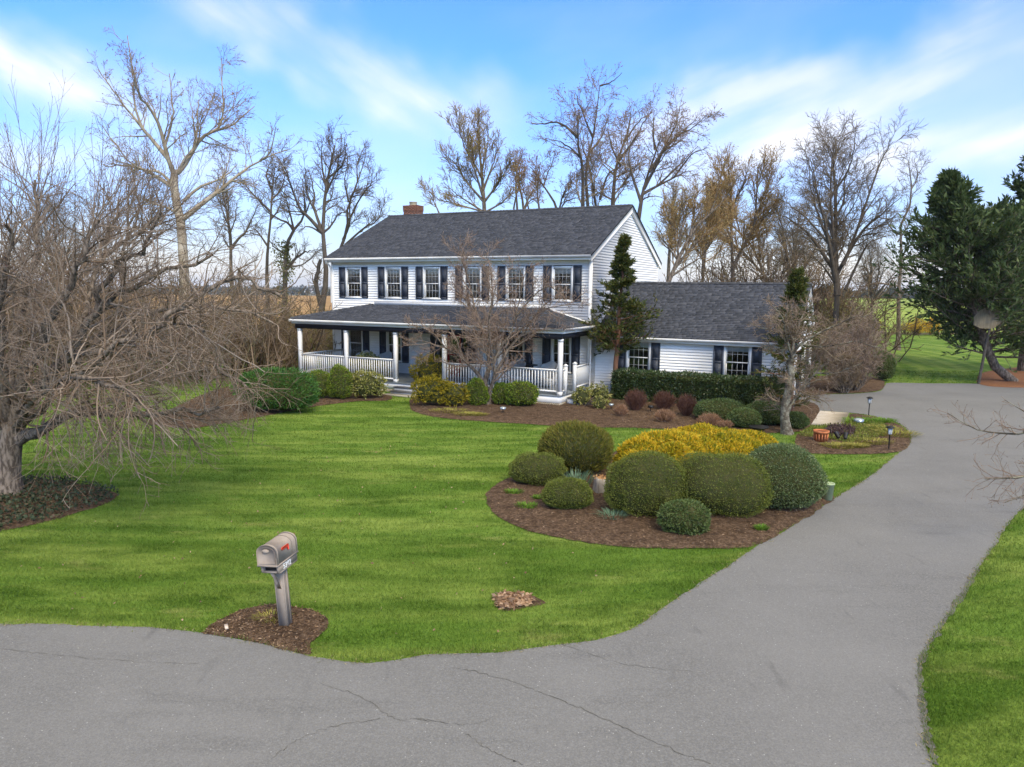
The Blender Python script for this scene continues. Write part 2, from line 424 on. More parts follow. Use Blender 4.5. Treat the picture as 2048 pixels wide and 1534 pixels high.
def asphalt_mat():
    m = bpy.data.materials.new('asphalt'); m.use_nodes = True
    t = m.node_tree; b = t.nodes['Principled BSDF']; b.inputs['Roughness'].default_value = 0.85; b.inputs['Specular IOR Level'].default_value = 0.25
    geo = t.nodes.new('ShaderNodeNewGeometry')
    def noise(sc, det, lo, hi, rough=0.6, st=None):
        n = t.nodes.new('ShaderNodeTexNoise'); n.inputs['Scale'].default_value = sc; n.inputs['Detail'].default_value = det; n.inputs['Roughness'].default_value = rough
        v = geo.outputs['Position']
        if st:
            q = t.nodes.new('ShaderNodeMapping'); q.inputs['Scale'].default_value = st; t.links.new(v, q.inputs[0]); v = q.outputs[0]
        t.links.new(v, n.inputs['Vector'])
        r = t.nodes.new('ShaderNodeMapRange'); r.inputs['From Min'].default_value, r.inputs['From Max'].default_value = lo, hi
        t.links.new(n.outputs[0], r.inputs['Value']); return r.outputs[0]
    def mix(f, a, bb):
        x = t.nodes.new('ShaderNodeMix'); x.data_type = 'RGBA'; t.links.new(f, x.inputs['Factor'])
        for k, q in ((6, a), (7, bb)):
            if isinstance(q, tuple): x.inputs[k].default_value = (*q, 1)
            else: t.links.new(q, x.inputs[k])
        return x.outputs[2]
    c = mix(noise(0.35, 5, 0.35, 0.65), (0.135, 0.135, 0.131), (0.173, 0.173, 0.168))
    c = mix(noise(0.8, 5, 0.55, 0.75, 0.6, (0.5, 2.2, 1)), c, (0.116, 0.116, 0.113))
    c = mix(noise(45, 3, 0.42, 0.75), c, (0.217, 0.217, 0.211))
    c = mix(noise(70, 2, 0.55, 0.78), c, (0.092, 0.093, 0.095))
    c = mix(noise(0.55, 6, 0.66, 0.80), c, (0.150, 0.132, 0.108))      # faint brown leaf stains
    c = mix(noise(2.2, 4, 0.62, 0.85, 0.6, (1.6, 0.35, 1)), c, (0.105, 0.105, 0.103))
    # pale stone chips in the worn surface
    vo = t.nodes.new('ShaderNodeTexVoronoi'); vo.inputs['Scale'].default_value = 24
    t.links.new(geo.outputs['Position'], vo.inputs['Vector'])
    r = t.nodes.new('ShaderNodeMapRange'); r.inputs['From Min'].default_value, r.inputs['From Max'].default_value = 0.22, 0.12
    t.links.new(vo.outputs['Distance'], r.inputs['Value'])
    w = t.nodes.new('ShaderNodeTexWhiteNoise'); t.links.new(vo.outputs['Position'], w.inputs['Vector'])
    gt = t.nodes.new('ShaderNodeMath'); gt.operation = 'GREATER_THAN'; gt.inputs[1].default_value = 0.92; t.links.new(w.outputs['Value'], gt.inputs[0])
    mu = t.nodes.new('ShaderNodeMath'); mu.operation = 'MULTIPLY'; t.links.new(gt.outputs[0], mu.inputs[0]); t.links.new(r.outputs[0], mu.inputs[1])
    c = mix(mu.outputs[0], c, (0.36, 0.36, 0.35))
    t.links.new(c, b.inputs['Base Color'])
    bp = t.nodes.new('ShaderNodeBump'); bp.inputs['Strength'].default_value = 0.5; bp.inputs['Distance'].default_value = 0.01
    n = t.nodes.new('ShaderNodeTexNoise'); n.inputs['Scale'].default_value = 60; n.inputs['Detail'].default_value = 4
    t.links.new(geo.outputs['Position'], n.inputs['Vector']); t.links.new(n.outputs[0], bp.inputs['Height']); t.links.new(bp.outputs[0], b.inputs['Normal'])
    return m
M['asphalt'] = asphalt_mat()
M['crack'] = material('asphalt_crack', (0.085, 0.083, 0.074), 0.95, c2=(0.145, 0.143, 0.130), scale=6)
M['mulch'] = material('mulch', (0.082, 0.050, 0.031), 0.95, c2=(0.20, 0.132, 0.086), scale=17, detail=8, lohi=(.38, .62), c3=(.055, .034, .022), scale3=5, bump=1.0, bscale=30, bdist=0.08, spec=0.1)
M['chips'] = material('mulch_chips', rough=0.9, spec=0.1, island=[(0.055, 0.032, 0.019), (0.115, 0.068, 0.040), (0.18, 0.112, 0.068), (0.34, 0.235, 0.15)])
M['thatch'] = material('dry_thatch', rough=.95, spec=.05, island=[(.10, .085, .04), (.22, .18, .09), (.34, .28, .16), (.14, .16, .04)])
M['needles'] = material('pine_straw', (0.16, 0.068, 0.032), 0.95, c2=(0.27, 0.135, 0.07), scale=14, bump=0.8, bscale=50, spec=0.1)
M['walk'] = material('walk_concrete', (0.46, 0.40, 0.31), 0.85, c2=(0.38, 0.32, 0.24), scale=3, bump=0.15, bscale=60)
M['land'] = material('far_land', (0.075, 0.085, 0.035), 0.95, c2=(0.115, 0.10, 0.05), scale=0.012, c3=(0.045, 0.06, 0.03), scale3=0.004, spec=0.05)
M['field_green'] = material('green_field', (0.17, 0.25, 0.040), 0.95, c2=(0.27, 0.33, 0.075), scale=0.05, stretch=(0.4, 1.6, 1, 0.4), spec=0.05)
M['field_tan'] = material('tan_field', (0.36, 0.235, 0.105), 0.95, c2=(0.27, 0.16, 0.07), scale=0.05, stretch=(0.4, 2, 1, 0.2), spec=0.05)
M['hill'] = material('far_hill', (0.035, 0.055, 0.030), 0.95, c2=(0.07, 0.075, 0.04), scale=0.006, spec=0.0)

def terrain():
    rs = np.concatenate([[0.0], np.geomspace(6, 9000, 60)]); na = 120
    a = np.arange(na) * 2 * math.pi / na
    rr, aa = np.meshgrid(rs, a, indexing='ij')
    z = np.where(rr < 420, 0, -34 * (1 - np.exp(-(np.maximum(rr - 420, 0) / 700) ** 1.3)))
    hl = np.clip((rr - 1900) / 1500, 0, 1) ** 1.5 * (42 + 16 * np.sin(aa * 7 + 1) + 9 * np.sin(aa * 17) + 6 * np.sin(aa * 41 + rr * 0.002))
    # the right-hand side stays level: its skyline is the field edge and the wood on it
    z = z + hl * np.where(aa < 1, 1.0, 1.0)
    V = np.stack([rr * np.sin(aa), rr * np.cos(aa), z], -1).reshape(-1, 3)
    n = len(rs); i = np.arange(na); j = (i + 1) % na
    Q = np.concatenate([np.stack([k * na + i, (k + 1) * na + i, (k + 1) * na + j, k * na + j], 1) for k in range(n - 1)])
    me = new_mesh('ground', V, [Q[:, ::-1]], True)
    return me
gme = terrain()
gme.materials.append(M['land'])
struct(obj('ground', gme)).location = (0, 0, -0.02)

def inside(poly, X, Y):
    p = np.asarray(poly)[:, :2]; c = np.zeros(len(X), bool)
    x0, y0 = p[:, 0], p[:, 1]; x1, y1 = np.roll(x0, -1), np.roll(y0, -1)
    for a, b, d, e in zip(x0, y0, x1, y1):
        if b == e: continue
        c ^= ((b > Y) != (e > Y)) & (X < (d - a) * (Y - b) / (e - b) + a)
    return c
def edge_dist(poly, X, Y):
    p = np.asarray(poly)[:, :2]; q = np.roll(p, -1, 0); best = np.full(len(X), 1e9)
    for a, b in zip(p, q):
        d = b - a; t = np.clip(((X - a[0]) * d[0] + (Y - a[1]) * d[1]) / (d @ d + 1e-9), 0, 1)
        best = np.minimum(best, np.hypot(X - a[0] - t * d[0], Y - a[1] - t * d[1]))
    return best
def outline(px, step=0.25, rough=0.03, world=None, seed=1, straight=False):
    """photo pixels on the ground -> dense, slightly ragged outline in metres"""
    P = np.array([G(*q)[:2] for q in px]) if world is None else np.asarray(world, float)
    rng = np.random.default_rng(seed)
    n = len(P); out = []
    for i in range(n):
        p0, p1, p2, p3 = P[i - 1], P[i], P[(i + 1) % n], P[(i + 2) % n]
        L = np.linalg.norm(p2 - p1); k = max(1, int(L / step))
        for s in range(k):
            u = s / k
            if straight or L > 12: q = p1 + (p2 - p1) * u
            else: q = 0.5 * (2 * p1 + (p2 - p0) * u + (2 * p0 - 5 * p1 + 4 * p2 - p3) * u * u + (3 * p1 - p0 - 3 * p2 + p3) * u ** 3)
            out.append(q + rng.normal(0, rough, 2))
    return np.array(out)
def sheet(name, poly, mat, z=0.004, grid=None, mound=0.0, nz=0.0, seed=3, edge=0.3):
    pts = [Vector((float(x), float(y))) for x, y in poly]; n = len(pts)
    edges = [(i, (i + 1) % n) for i in range(n)]
    if grid:
        lo, hi = poly.min(0), poly.max(0)
        gx, gy = np.meshgrid(np.arange(lo[0], hi[0], grid), np.arange(lo[1], hi[1], grid))
        rng = np.random.default_rng(seed)
        X = gx.ravel() + rng.uniform(-.3, .3, gx.size) * grid; Y = gy.ravel() + rng.uniform(-.3, .3, gx.size) * grid
        k = inside(poly, X, Y); X, Y = X[k], Y[k]; k = edge_dist(poly, X, Y) > grid * 0.4; X, Y = X[k], Y[k]
        pts += [Vector((float(x), float(y))) for x, y in zip(X, Y)]
    vo, eo, fo, *_ = delaunay_2d_cdt(pts, edges, [list(range(n))], 1, 1e-5)
    V = np.array([(v.x, v.y, 0) for v in vo])
    V[:, 2] = z
    if mound or nz:
        rng = np.random.default_rng(seed + 5)
        d = edge_dist(poly, V[:, 0], V[:, 1])
        k = np.clip(d / edge, 0, 1)
        V[:, 2] += mound * np.sin(k * math.pi / 2) + nz * rng.normal(size=len(V)) * k
    tri = np.array([f for f in fo if len(f) == 3])
    v = V[tri]; fl = np.cross(v[:, 1] - v[:, 0], v[:, 2] - v[:, 0])[:, 2] < 0
    tri[fl] = tri[fl][:, ::-1]
    return struct(obj(name, new_mesh(name, V, [tri], True), mat))

# lawn sheet, fields
lawn_poly = np.array([(-70, -12), (70, -12), (70, 84), (46, 83), (10, 80), (-30, 70), (-70, 70)], float)
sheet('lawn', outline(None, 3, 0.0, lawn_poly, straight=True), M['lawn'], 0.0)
sheet('green_field', outline(None, 20, 0.5, [(22, 88), (110, 86), (420, 330), (330, 640), (120, 640), (30, 200)], straight=True), M['field_green'], 0.02)
sheet('tan_field', outline(None, 20, 0.5, [(-20, 84), (-14, 130), (-40, 420), (-330, 420), (-230, 120), (-60, 84)], straight=True), M['field_tan'], 0.02)

DRIVE_L = [(-60, 1249), (0, 1250), (100, 1249), (200, 1253), (300, 1256), (415, 1268), (500, 1283), (560, 1298), (620, 1312), (680, 1322), (740, 1327), (790, 1322), (850, 1311), (920, 1308), (1000, 1306), (1080, 1294), (1160, 1285), (1220, 1275), (1280, 1250), (1340, 1207), (1400, 1167), (1460, 1130), (1515, 1092), (1570, 1062), (1640, 1016), (1690, 985), (1740, 953), (1790, 913), (1815, 892), (1823, 880), (1818, 864), (1800, 848), (1770, 838), (1740, 831), (1700, 826), (1640, 822), (1596, 818), (1594, 789), (1660, 789), (1720, 787), (1760, 782), (1770, 771), (1782, 766), (1860, 767), (1960, 768), (2048, 774), (2300, 786), (2360, 830), (2200, 920)]
DRIVE_R = [(2048, 1018), (1990, 1092), (1950, 1150), (1900, 1230), (1853, 1296), (1840, 1335), (1842, 1400), (1852, 1460), (1868, 1534)]
dw = np.array([G(*q)[:2] for q in DRIVE_L + DRIVE_R])
dw = np.concatenate([dw, [(3.8, 4.2), (5.5, 2.0), (9, -6), (-30, -6), (-30, 8.0), (-15, 9.2)]])
drive = outline(None, 0.18, 0.012, dw, seed=5)
sheet('driveway', drive, M['asphalt'], 0.012, grid=0.9, nz=0.0)

BED = {
 'island': [(975, 985), (973, 1000), (985, 1025), (1015, 1045), (1060, 1063), (1120, 1077), (1200, 1090), (1300, 1098), (1400, 1098), (1505, 1094), (1570, 1063), (1640, 1018), (1668, 997), (1640, 975), (1600, 930), (1550, 900), (1500, 888), (1380, 872), (1300, 876), (1230, 905), (1180, 930), (1120, 925), (1040, 950), (1000, 965)],
 'house_left': [(300, 848), (380, 857), (430, 850), (500, 838), (570, 825), (640, 812), (720, 803), (776, 801), (776, 790), (700, 772), (600, 755), (450, 775), (330, 825)],
 'house_right': [(820, 815), (835, 826), (880, 836), (960, 843), (1040, 848), (1100, 852), (1150, 856), (1200, 856), (1260, 856), (1330, 859), (1400, 864), (1480, 868), (1560, 866), (1610, 862), (1622, 850), (1640, 824), (1600, 800), (1400, 785), (1190, 780), (1120, 800), (1000, 786), (900, 778), (830, 790)],
 'drive_bed': [(1590, 885), (1602, 905), (1680, 909), (1760, 908), (1808, 901), (1821, 882), (1815, 865), (1798, 850), (1768, 840), (1738, 833), (1702, 829), (1694, 850), (1640, 858), (1600, 866)],
 'mailbox': [(405, 1267), (440, 1240), (480, 1222), (520, 1213), (570, 1211), (620, 1221), (650, 1240), (656, 1260), (640, 1275), (618, 1288), (622, 1312), (560, 1299), (500, 1284)],
 'lilac': [(1596, 788), (1660, 788), (1720, 786), (1759, 781), (1769, 770), (1760, 758), (1700, 752), (1610, 756)],
}
BEDP = {k: outline(v, 0.16, 0.016, seed=i + 9) for i, (k, v) in enumerate(BED.items())}
for k, p in BEDP.items():
    sheet('mulch_bed', p, M['mulch'], 0.018, grid=0.16 if k in ('island', 'mailbox') else 0.3, mound=0.05 if k != 'mailbox' else 0.04, nz=0.010, edge=0.35)
BEDP['needles'] = outline([(1963, 748), (2010, 738), (2120, 730), (2200, 775), (2048, 776), (1962, 770)], 0.4, 0.03, seed=40)
sheet('pine_straw_bed', BEDP['needles'], M['needles'], 0.02, grid=0.5, mound=0.05, nz=0.012)
BEDP['ivy'] = outline([(-300, 960), (0, 962), (60, 958), (130, 962), (200, 976), (235, 990), (218, 1006), (160, 1026), (80, 1047), (0, 1063), (-300, 1110)], 0.3, 0.03, seed=41)
sheet('ivy_bed', BEDP['ivy'], M['mulch'], 0.012, grid=0.35, mound=0.04, nz=0.012)
BEDP['pit'] = outline([(993, 1192), (1030, 1188), (1060, 1192), (1092, 1206), (1060, 1214), (1005, 1223), (992, 1210)], 0.1, 0.01, seed=42)
sheet('leaf_hollow', BEDP['pit'], M['mulch'], 0.008, grid=0.12, nz=0.006)
walk = outline([(1640, 823), (1698, 827), (1684, 853), (1622, 851)], 0.4, 0.0, seed=3, straight=True)
w = MB(); w.prism([(float(x), float(y)) for x, y in walk], (1, 0, 0), (0, 1, 0), (0, 0, 0.0), (0, 0, 0.035))
struct(w.build('walkway', M['walk']))
BEDP['walk'] = walk
HOUSE_XY = None

# cracks in the asphalt: thin irregular strips a few millimetres above it
rc = np.random.default_rng(77)
def crack(px, wdt):
    P = np.array([G(*q)[:2] for q in px]); P = catmull(np.c_[P, np.zeros(len(P))], 26 * len(P) // 3)[:, :2]
    P = P + rc.normal(0, 0.012, P.shape)
    d = np.gradient(P, axis=0); nrm = np.stack([-d[:, 1], d[:, 0]], 1); nrm /= np.linalg.norm(nrm, axis=1, keepdims=True)
    ww = wdt * rc.uniform(0.15, 1.1, len(P))[:, None]
    V = np.concatenate([np.c_[P + nrm * ww, np.full(len(P), 0.0165)], np.c_[P - nrm * ww, np.full(len(P), 0.0165)]])
    n = len(P); i = np.arange(n - 1)
    return V, np.stack([i, i + 1, n + i + 1, n + i], 1)
cm = MB()
for px, wd in (([(915, 1338), (980, 1352), (1060, 1378), (1150, 1415), (1230, 1450), (1330, 1495), (1420, 1530)], 0.007), ([(0, 1300), (120, 1312), (260, 1324), (400, 1330)], 0.004), ([(640, 1370), (720, 1395), (790, 1440), (830, 1440), (900, 1450)], 0.005), ([(540, 1520), (600, 1480), (680, 1452), (760, 1440)], 0.005), ([(935, 1470), (985, 1505), (1045, 1532)], 0.006), ([(830, 1440), (930, 1452), (1000, 1435)], 0.004), ([(1120, 1290), (1250, 1330), (1390, 1345)], 0.004)):
    V, Q = crack(px, wd); cm.add(V, Q)
struct(cm.build('asphalt_cracks', M['crack']))
# crumbled dark edge along the right side of the drive
V, Q = crack([(1955, 1140), (1903, 1226), (1856, 1292), (1842, 1335), (1844, 1400), (1854, 1460), (1870, 1530)], 0.05); V[:, 2] = 0.0163
em = MB(); em.add(V, Q); struct(em.build('asphalt_edge', M['crack']))

# loose mulch chips on the near beds (too many to count)
def chips(poly, n, L, seed, zz=0.05, edge=0.35):
    rng = np.random.default_rng(seed); lo, hi = poly.min(0), poly.max(0)
    X = rng.uniform(lo[0], hi[0], n * 3); Y = rng.uniform(lo[1], hi[1], n * 3); k = inside(poly, X, Y); X, Y = X[k][:n], Y[k][:n]
    Z = 0.018 + zz * np.sin(np.clip(edge_dist(poly, X, Y) / edge, 0, 1) * math.pi / 2) + rng.uniform(0, 0.015, len(X))
    d = rng.normal(size=(len(X), 3)); d[:, 2] *= 0.25
    return leaves(np.stack([X, Y, Z], 1), d, L, L * 0.36, rng, 0.05)
ch = MB()
for k, n, L in (('island', 5200, 0.055), ('mailbox', 1500, 0.045), ('house_right', 4200, 0.07), ('drive_bed', 1500, 0.06), ('house_left', 1500, 0.07)):
    V, Q = chips(BEDP[k], n, L, 60 + n, 0.05 if k != 'mailbox' else 0.04); ch.add(V, Q)
stuff(tag(ch.build('mulch_chips', M['chips']), 'loose shredded brown bark chips covering the planting beds', 'mulch'))

# ------------------------------------------------------------------ grass blades
def grass():
    rng = np.random.default_rng(5)
    Vs, Ts, n = [], [], 0
    for y0, y1, dn, h, w in ((4.5, 9, 3200, 0.045, 0.008), (9, 13, 1900, 0.045, 0.010), (13, 19, 800, 0.045, 0.015), (19, 30, 260, 0.045, 0.026), (30, 44, 60, 0.05, 0.05)):
        x0, x1 = -0.76 * y1 - 3, 0.76 * y1 + 3.5
        m = int((x1 - x0) * (y1 - y0) * dn)
        X = rng.uniform(x0, x1, m); Y = rng.uniform(y0, y1, m)
        k = (X > -0.76 * Y - 3.0) & (X < 0.76 * Y + 3.5)
        X, Y = X[k], Y[k]
        keep = ~inside(drive, X, Y)
        ed = edge_dist(drive[::2], X, Y) if y0 < 18 else np.full(len(X), 9.0)
        keep |= (ed < 0.035) & (rng.uniform(size=len(X)) < 0.55)
        for kk, p in BEDP.items():
            inn = inside(p, X, Y)
            if inn.any() and kk != 'walk':
                q = np.where(inn)[0]; e_ = edge_dist(p, X[q], Y[q]); inn[q[(e_ < .07) & (rng.uniform(size=len(q)) < .55 * (1 - e_ / .07))]] = False
            keep &= ~inn
        keep &= ~inside(HOUSE_XY, X, Y)
        X, Y, ed = X[keep], Y[keep], ed[keep]; m = len(X)
        a = rng.uniform(0, 2 * math.pi, m); lean = rng.normal(0, 0.55, (m, 2)) * h
        hh = h * rng.uniform(0.55, 1.25, m) * np.where(ed < 0.25, 1.35, 1.0); ww = w * rng.uniform(0.6, 1.3, m)
        cx, sx = np.cos(a) * ww / 2, np.sin(a) * ww / 2
        B0 = np.stack([X - cx, Y - sx, np.zeros(m)], 1); B1 = np.stack([X + cx, Y + sx, np.zeros(m)], 1)
        T = np.stack([X + lean[:, 0], Y + lean[:, 1], hh], 1)
        Vs.append(np.stack([B0, B1, T], 1).reshape(-1, 3)); Ts.append(np.arange(3 * m).reshape(m, 3) + n); n += 3 * m
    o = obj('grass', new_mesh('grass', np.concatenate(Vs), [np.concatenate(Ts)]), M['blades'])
    stuff(tag(o, 'mown green spring lawn grass around the drive and beds', 'grass'))
    # dry thatch along the asphalt edge
    P, Dr = [], []
    e0 = drive; seg = np.roll(e0, -1, 0) - e0
    for k in range(9000):
        i = rng.integers(len(e0)); p = e0[i] + seg[i] * rng.uniform() + rng.normal(0, .035, 2)
        if 5 < p[1] < 26: P.append((p[0], p[1], .018)); Dr.append((rng.normal(), rng.normal(), .25))
    V, Q = leaves(np.array(P), np.array(Dr), .055, .009, rng, .15)
    stuff(tag(obj('edge_thatch', new_mesh('edge_thatch', V, [Q]), M['thatch']), 'dry straw and soil crumbs along the edge of the asphalt', 'thatch'))
    print('grass tris', n // 3)
# ------------------------------------------------------------------ house
YAW, PX, PY = R(26.829), 3.435, 31.93
CU, SU = math.cos(YAW), math.sin(YAW)
def HW(u, v, z=0.0): return np.array([PX + u * CU + v * SU, PY - u * SU + v * CU, z])
HL, HD = 14.58, 10.48
GV, GL, GD = 0.726, 8.5, 7.93
LP, DP, ZF = 14.05, 3.283, 0.46
HOUSE_XY = np.array([HW(-HL - .1, -DP - .1)[:2], HW(0.1, -DP - .1)[:2], HW(0.1, GV)[:2], HW(GL, GV)[:2], HW(GL, GV + GD)[:2], HW(0, HD)[:2], HW(-HL - .1, HD)[:2]])
grass()

M['siding'] = material('white_vinyl_siding', (0.82, 0.81, 0.775), 0.5, c2=(0.765, 0.755, 0.72), scale=0.9, detail=5)
M['trim'] = material('white_trim_paint', (0.81, 0.80, 0.765), 0.45, c2=(0.74, 0.73, 0.69), scale=2.0)
M['gutter'] = material('gutter_white', (0.74, 0.73, 0.70), 0.4, c2=(0.60, 0.59, 0.56), scale=1.2)
M['navy'] = material('navy_shutter_paint', (0.040, 0.047, 0.062), 0.55, c2=(0.054, 0.062, 0.078), scale=3)
M['beam'] = material('dark_beam_paint', (0.017, 0.017, 0.022), 0.5)
M['shingle'] = material('charcoal_shingles', rough=0.9, spec=0.15, base=(0.052, 0.056, 0.068), c2=(0.085, 0.088, 0.100), scale=40, island=[(0.038, 0.042, 0.049), (0.054, 0.059, 0.069), (0.068, 0.073, 0.084), (0.095, 0.100, 0.113)], imix=.75, bump=0.3, bscale=120)
M['deck'] = material('roof_underlay', (0.02, 0.021, 0.025), 0.9)
M['porchfloor'] = material('grey_porch_paint', (0.20, 0.225, 0.23), 0.4, c2=(0.16, 0.18, 0.19), scale=2)
M['tread'] = material('grey_tread', (0.14, 0.145, 0.15), 0.6, c2=(0.10, 0.10, 0.10), scale=5)
M['cream'] = material('cream_lattice', (0.66, 0.57, 0.43), 0.7, c2=(0.5, 0.42, 0.3), scale=5)
M['conc'] = material('concrete', (0.46, 0.43, 0.36), 0.85, c2=(0.36, 0.33, 0.27), scale=4, bump=0.2)
M['brick'] = material('chimney_brick', rough=0.85, island=[(0.17, 0.070, 0.045), (0.23, 0.095, 0.060), (0.29, 0.13, 0.085)], base=(0.21, 0.09, 0.06), c2=(0.27, 0.13, 0.09), scale=20, bump=0.3)
M['flue'] = material('flue_clay', (0.52, 0.44, 0.30), 0.8, c2=(0.35, 0.30, 0.22), scale=5)
M['red'] = material('red_door_paint', (0.36, 0.012, 0.016), 0.35)
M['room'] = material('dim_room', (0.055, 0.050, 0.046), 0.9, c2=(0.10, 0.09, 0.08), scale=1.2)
M['blind'] = material('blind_fabric', (0.60, 0.62, 0.60), 0.8)
M['muntin'] = material('white_grille', (0.52, 0.53, 0.52), 0.5)
M['garage_door'] = material('dark_garage_door', (0.028, 0.030, 0.034), 0.5)
M['black'] = material('black_metal', (0.014, 0.014, 0.015), 0.45)
def glass_mat():
    m = bpy.data.materials.new('window_glass'); m.use_nodes = True; t = m.node_tree; t.nodes.clear()
    o = t.nodes.new('ShaderNodeOutputMaterial'); tr = t.nodes.new('ShaderNodeBsdfTransparent'); tr.inputs[0].default_value = (0.80, 0.84, 0.83, 1)
    gl = t.nodes.new('ShaderNodeBsdfGlossy'); gl.inputs['Roughness'].default_value = 0.03; gl.inputs[0].default_value = (0.9, 0.93, 0.95, 1)
    fr = t.nodes.new('ShaderNodeFresnel'); fr.inputs[0].default_value = 1.5
    ad = t.nodes.new('ShaderNodeMath'); ad.operation = 'MULTIPLY_ADD'; ad.inputs[1].default_value = 1.2; ad.inputs[2].default_value = 0.03; t.links.new(fr.outputs[0], ad.inputs[0])
    n = t.nodes.new('ShaderNodeTexNoise'); n.inputs['Scale'].default_value = 1.5; bp = t.nodes.new('ShaderNodeBump'); bp.inputs['Strength'].default_value = 0.06; bp.inputs['Distance'].default_value = 0.05
    t.links.new(n.outputs[0], bp.inputs['Height']); t.links.new(bp.outputs[0], gl.inputs['Normal'])
    mx = t.nodes.new('ShaderNodeMixShader'); t.links.new(ad.outputs[0], mx.inputs[0]); t.links.new(tr.outputs[0], mx.inputs[1]); t.links.new(gl.outputs[0], mx.inputs[2])
    t.links.new(mx.outputs[0], o.inputs[0]); return m
M['glass'] = glass_mat()

house = thing('house', 'white clapboard two-storey house with front porch, dark shutters and low garage wing', 'house', HW(0, 0), -YAW)

# ---- clapboard walls
COURSE = 0.125
def board(mb, ax, a0, a1, off, z0, z1, sgn):
    """one board: runs along 'u' (off = v, outward sgn*v) or 'v' (off = u)"""
    lo, hi = 0.034, 0.003
    if a1 - a0 < 0.02: return
    V = []
    for a in (a0, a1):
        for o, z in ((0, z0), (lo, z0), (lo, z0 + 0.012), (hi, z1), (0, z1)):
            V.append((a, off + sgn * o, z) if ax == 'u' else (off + sgn * o, a, z))
    Q = [(i, (i + 1) % 5, 5 + (i + 1) % 5, 5 + i) for i in range(5)]
    mb.add(V, Q + [(0, 1, 2, 3), (5, 8, 7, 6)], [(0, 3, 4), (5, 9, 8)])
def clapboards(wall, ax, off, sgn, z0, z1, span, holes, name='clapboard', joined=False):
    k = 0; z = z0; J = MB()
    while z < z1 - 0.01:
        zt = min(z + COURSE, z1)
        a0, a1 = span(0.5 * (z + zt)) if callable(span) else span
        iv = [(a0, a1)]
        for h0, h1, hz0, hz1 in holes:
            if zt > hz0 + 0.01 and z < hz1 - 0.01:
                iv = [q for s, e in iv for q in ((s, min(e, h0)), (max(s, h1), e)) if q[1] - q[0] > 0.02]
        if iv and a1 > a0:
            for s, e in iv:
                b = J if joined else MB()
                board(b, ax, s, e, off, z, zt, sgn)
                if not joined and b.v: b.build(name, M['siding'], wall)
        z += COURSE
    if joined and J.v: stuff(J.build('clapboards', M['siding'], wall))
def backing(name, V, Q, mat='siding'):
    b = MB(); b.add(V, Q); return b.build(name, M[mat], house)

UPW = [(-13.672, -12.63), (-11.144, -10.11), (-8.82, -7.80), (-6.53, -5.49), (-4.22, -3.19), (-1.875, -0.833)]
UZ0, UZ1 = 4.215, 5.80
LOW = [(-13.60, -12.60), (-11.10, -10.12), (-4.20, -3.19), (-1.86, -0.85)]
LZ0, LZ1 = 1.00, 2.78
DOOR = (-7.95, -6.25, ZF, 2.72)
GW = [(1.474, 2.601), (5.712, 6.835)]
GZ0, GZ1 = 1.06, 2.60
holes_f = [(a + .05, b - .05, UZ0 + .05, UZ1 - .05) for a, b in UPW] + [(a + .05, b - .05, LZ0 + .05, LZ1 - .05) for a, b in LOW] + [DOOR]
holes_g = [(a + .05, b - .05, GZ0 + .05, GZ1 - .05) for a, b in GW]
wf = MB()
# corner boards and frieze make the wall part; clapboards hang on it
wf.box(-HL - .042, -HL + .10, -.042, .10, 0.1, 6.12); wf.box(-.10, .042, -.042, .10, 0.1, 6.12)
wf.box(-HL + .101, -.101, -.036, 0.02, 5.93, 6.12)
wf = wf.build('front_wall', M['trim'], house)
NLO = int((3.95 - ZF) / COURSE); ZLO = ZF + NLO * COURSE
clapboards(wf, 'u', 0.0, -1, ZF, ZLO, (-HL + .10, -.10), holes_f, joined=True)      # under the porch roof: tiny, kept together
clapboards(wf, 'u', 0.0, -1, ZLO, 5.93, (-HL + .10, -.10), holes_f)
ridge_z, eave_z, mslope = 8.971, 6.315, 0.47
def gable_span(z, u=None):
    top = ridge_z - 0.12 - 0.10
    v1 = HD / 2 - max(0, (z - 6.35)) / mslope if z > 6.35 else 0
    if z > 6.35:
        half = max(0.0, (top - z) / mslope); return (HD / 2 - half, HD / 2 + half)
    return (0.101, HD - 0.02)
wr = MB(); wr.box(-.03, .040, HD - .02, HD + .02, 0.1, 6.2)
wr = wr.build('gable_wall', M['trim'], house)
clapboards(wr, 'v', 0.0, 1, 0.25, ridge_z - 0.25, gable_span, [])
wl_ = MB(); wl_.box(-HL - .02, -HL + .03, HD - .1, HD + .02, 0.1, 6.2); wl_ = wl_.build('side_wall', M['trim'], house)
clapboards(wl_, 'v', -HL, -1, 0.25, ridge_z - 0.25, gable_span, [], joined=True)
wb = MB(); wb.box(-HL + .031, -.031, HD - .02, HD + .018, 5.95, 6.2); wb = wb.build('rear_wall', M['trim'], house)
clapboards(wb, 'u', HD, 1, 0.25, 5.95, (-HL + .031, -.031), [], joined=True)
gw = MB(); gw.box(GL - .10, GL + .042, GV - .042, GV + .10, 0.02, 2.62)
gw = gw.build('garage_front_wall', M['trim'], house)
clapboards(gw, 'u', GV, -1, 0.15, 2.66, (0.021, GL - .10), holes_g)
gslope, gridge, geave = 0.556, 5.142, 2.771
def ggable(z):
    half = max(0.0, (gridge - 0.2 - z) / gslope); return (GV + GD / 2 - min(half, GD / 2 - .02), GV + GD / 2 + min(half, GD / 2 - .02))
DOORS = [(GV + .45, GV + 3.55), (GV + 4.2, GV + 7.3)]
gg = MB(); gg.box(GL - .02, GL + .040, GV + .101, GV + .36, 0.02, 2.4); gg.box(GL - .02, GL + .040, GV + 3.66, GV + 4.09, 0.02, 2.4); gg.box(GL - .02, GL + .040, GV + 7.42, GV + GD, 0.02, 2.4)
gg = gg.build('garage_gable_wall', M['trim'], house)
clapboards(gg, 'v', GL, 1, 2.5, gridge - .22, ggable, [])
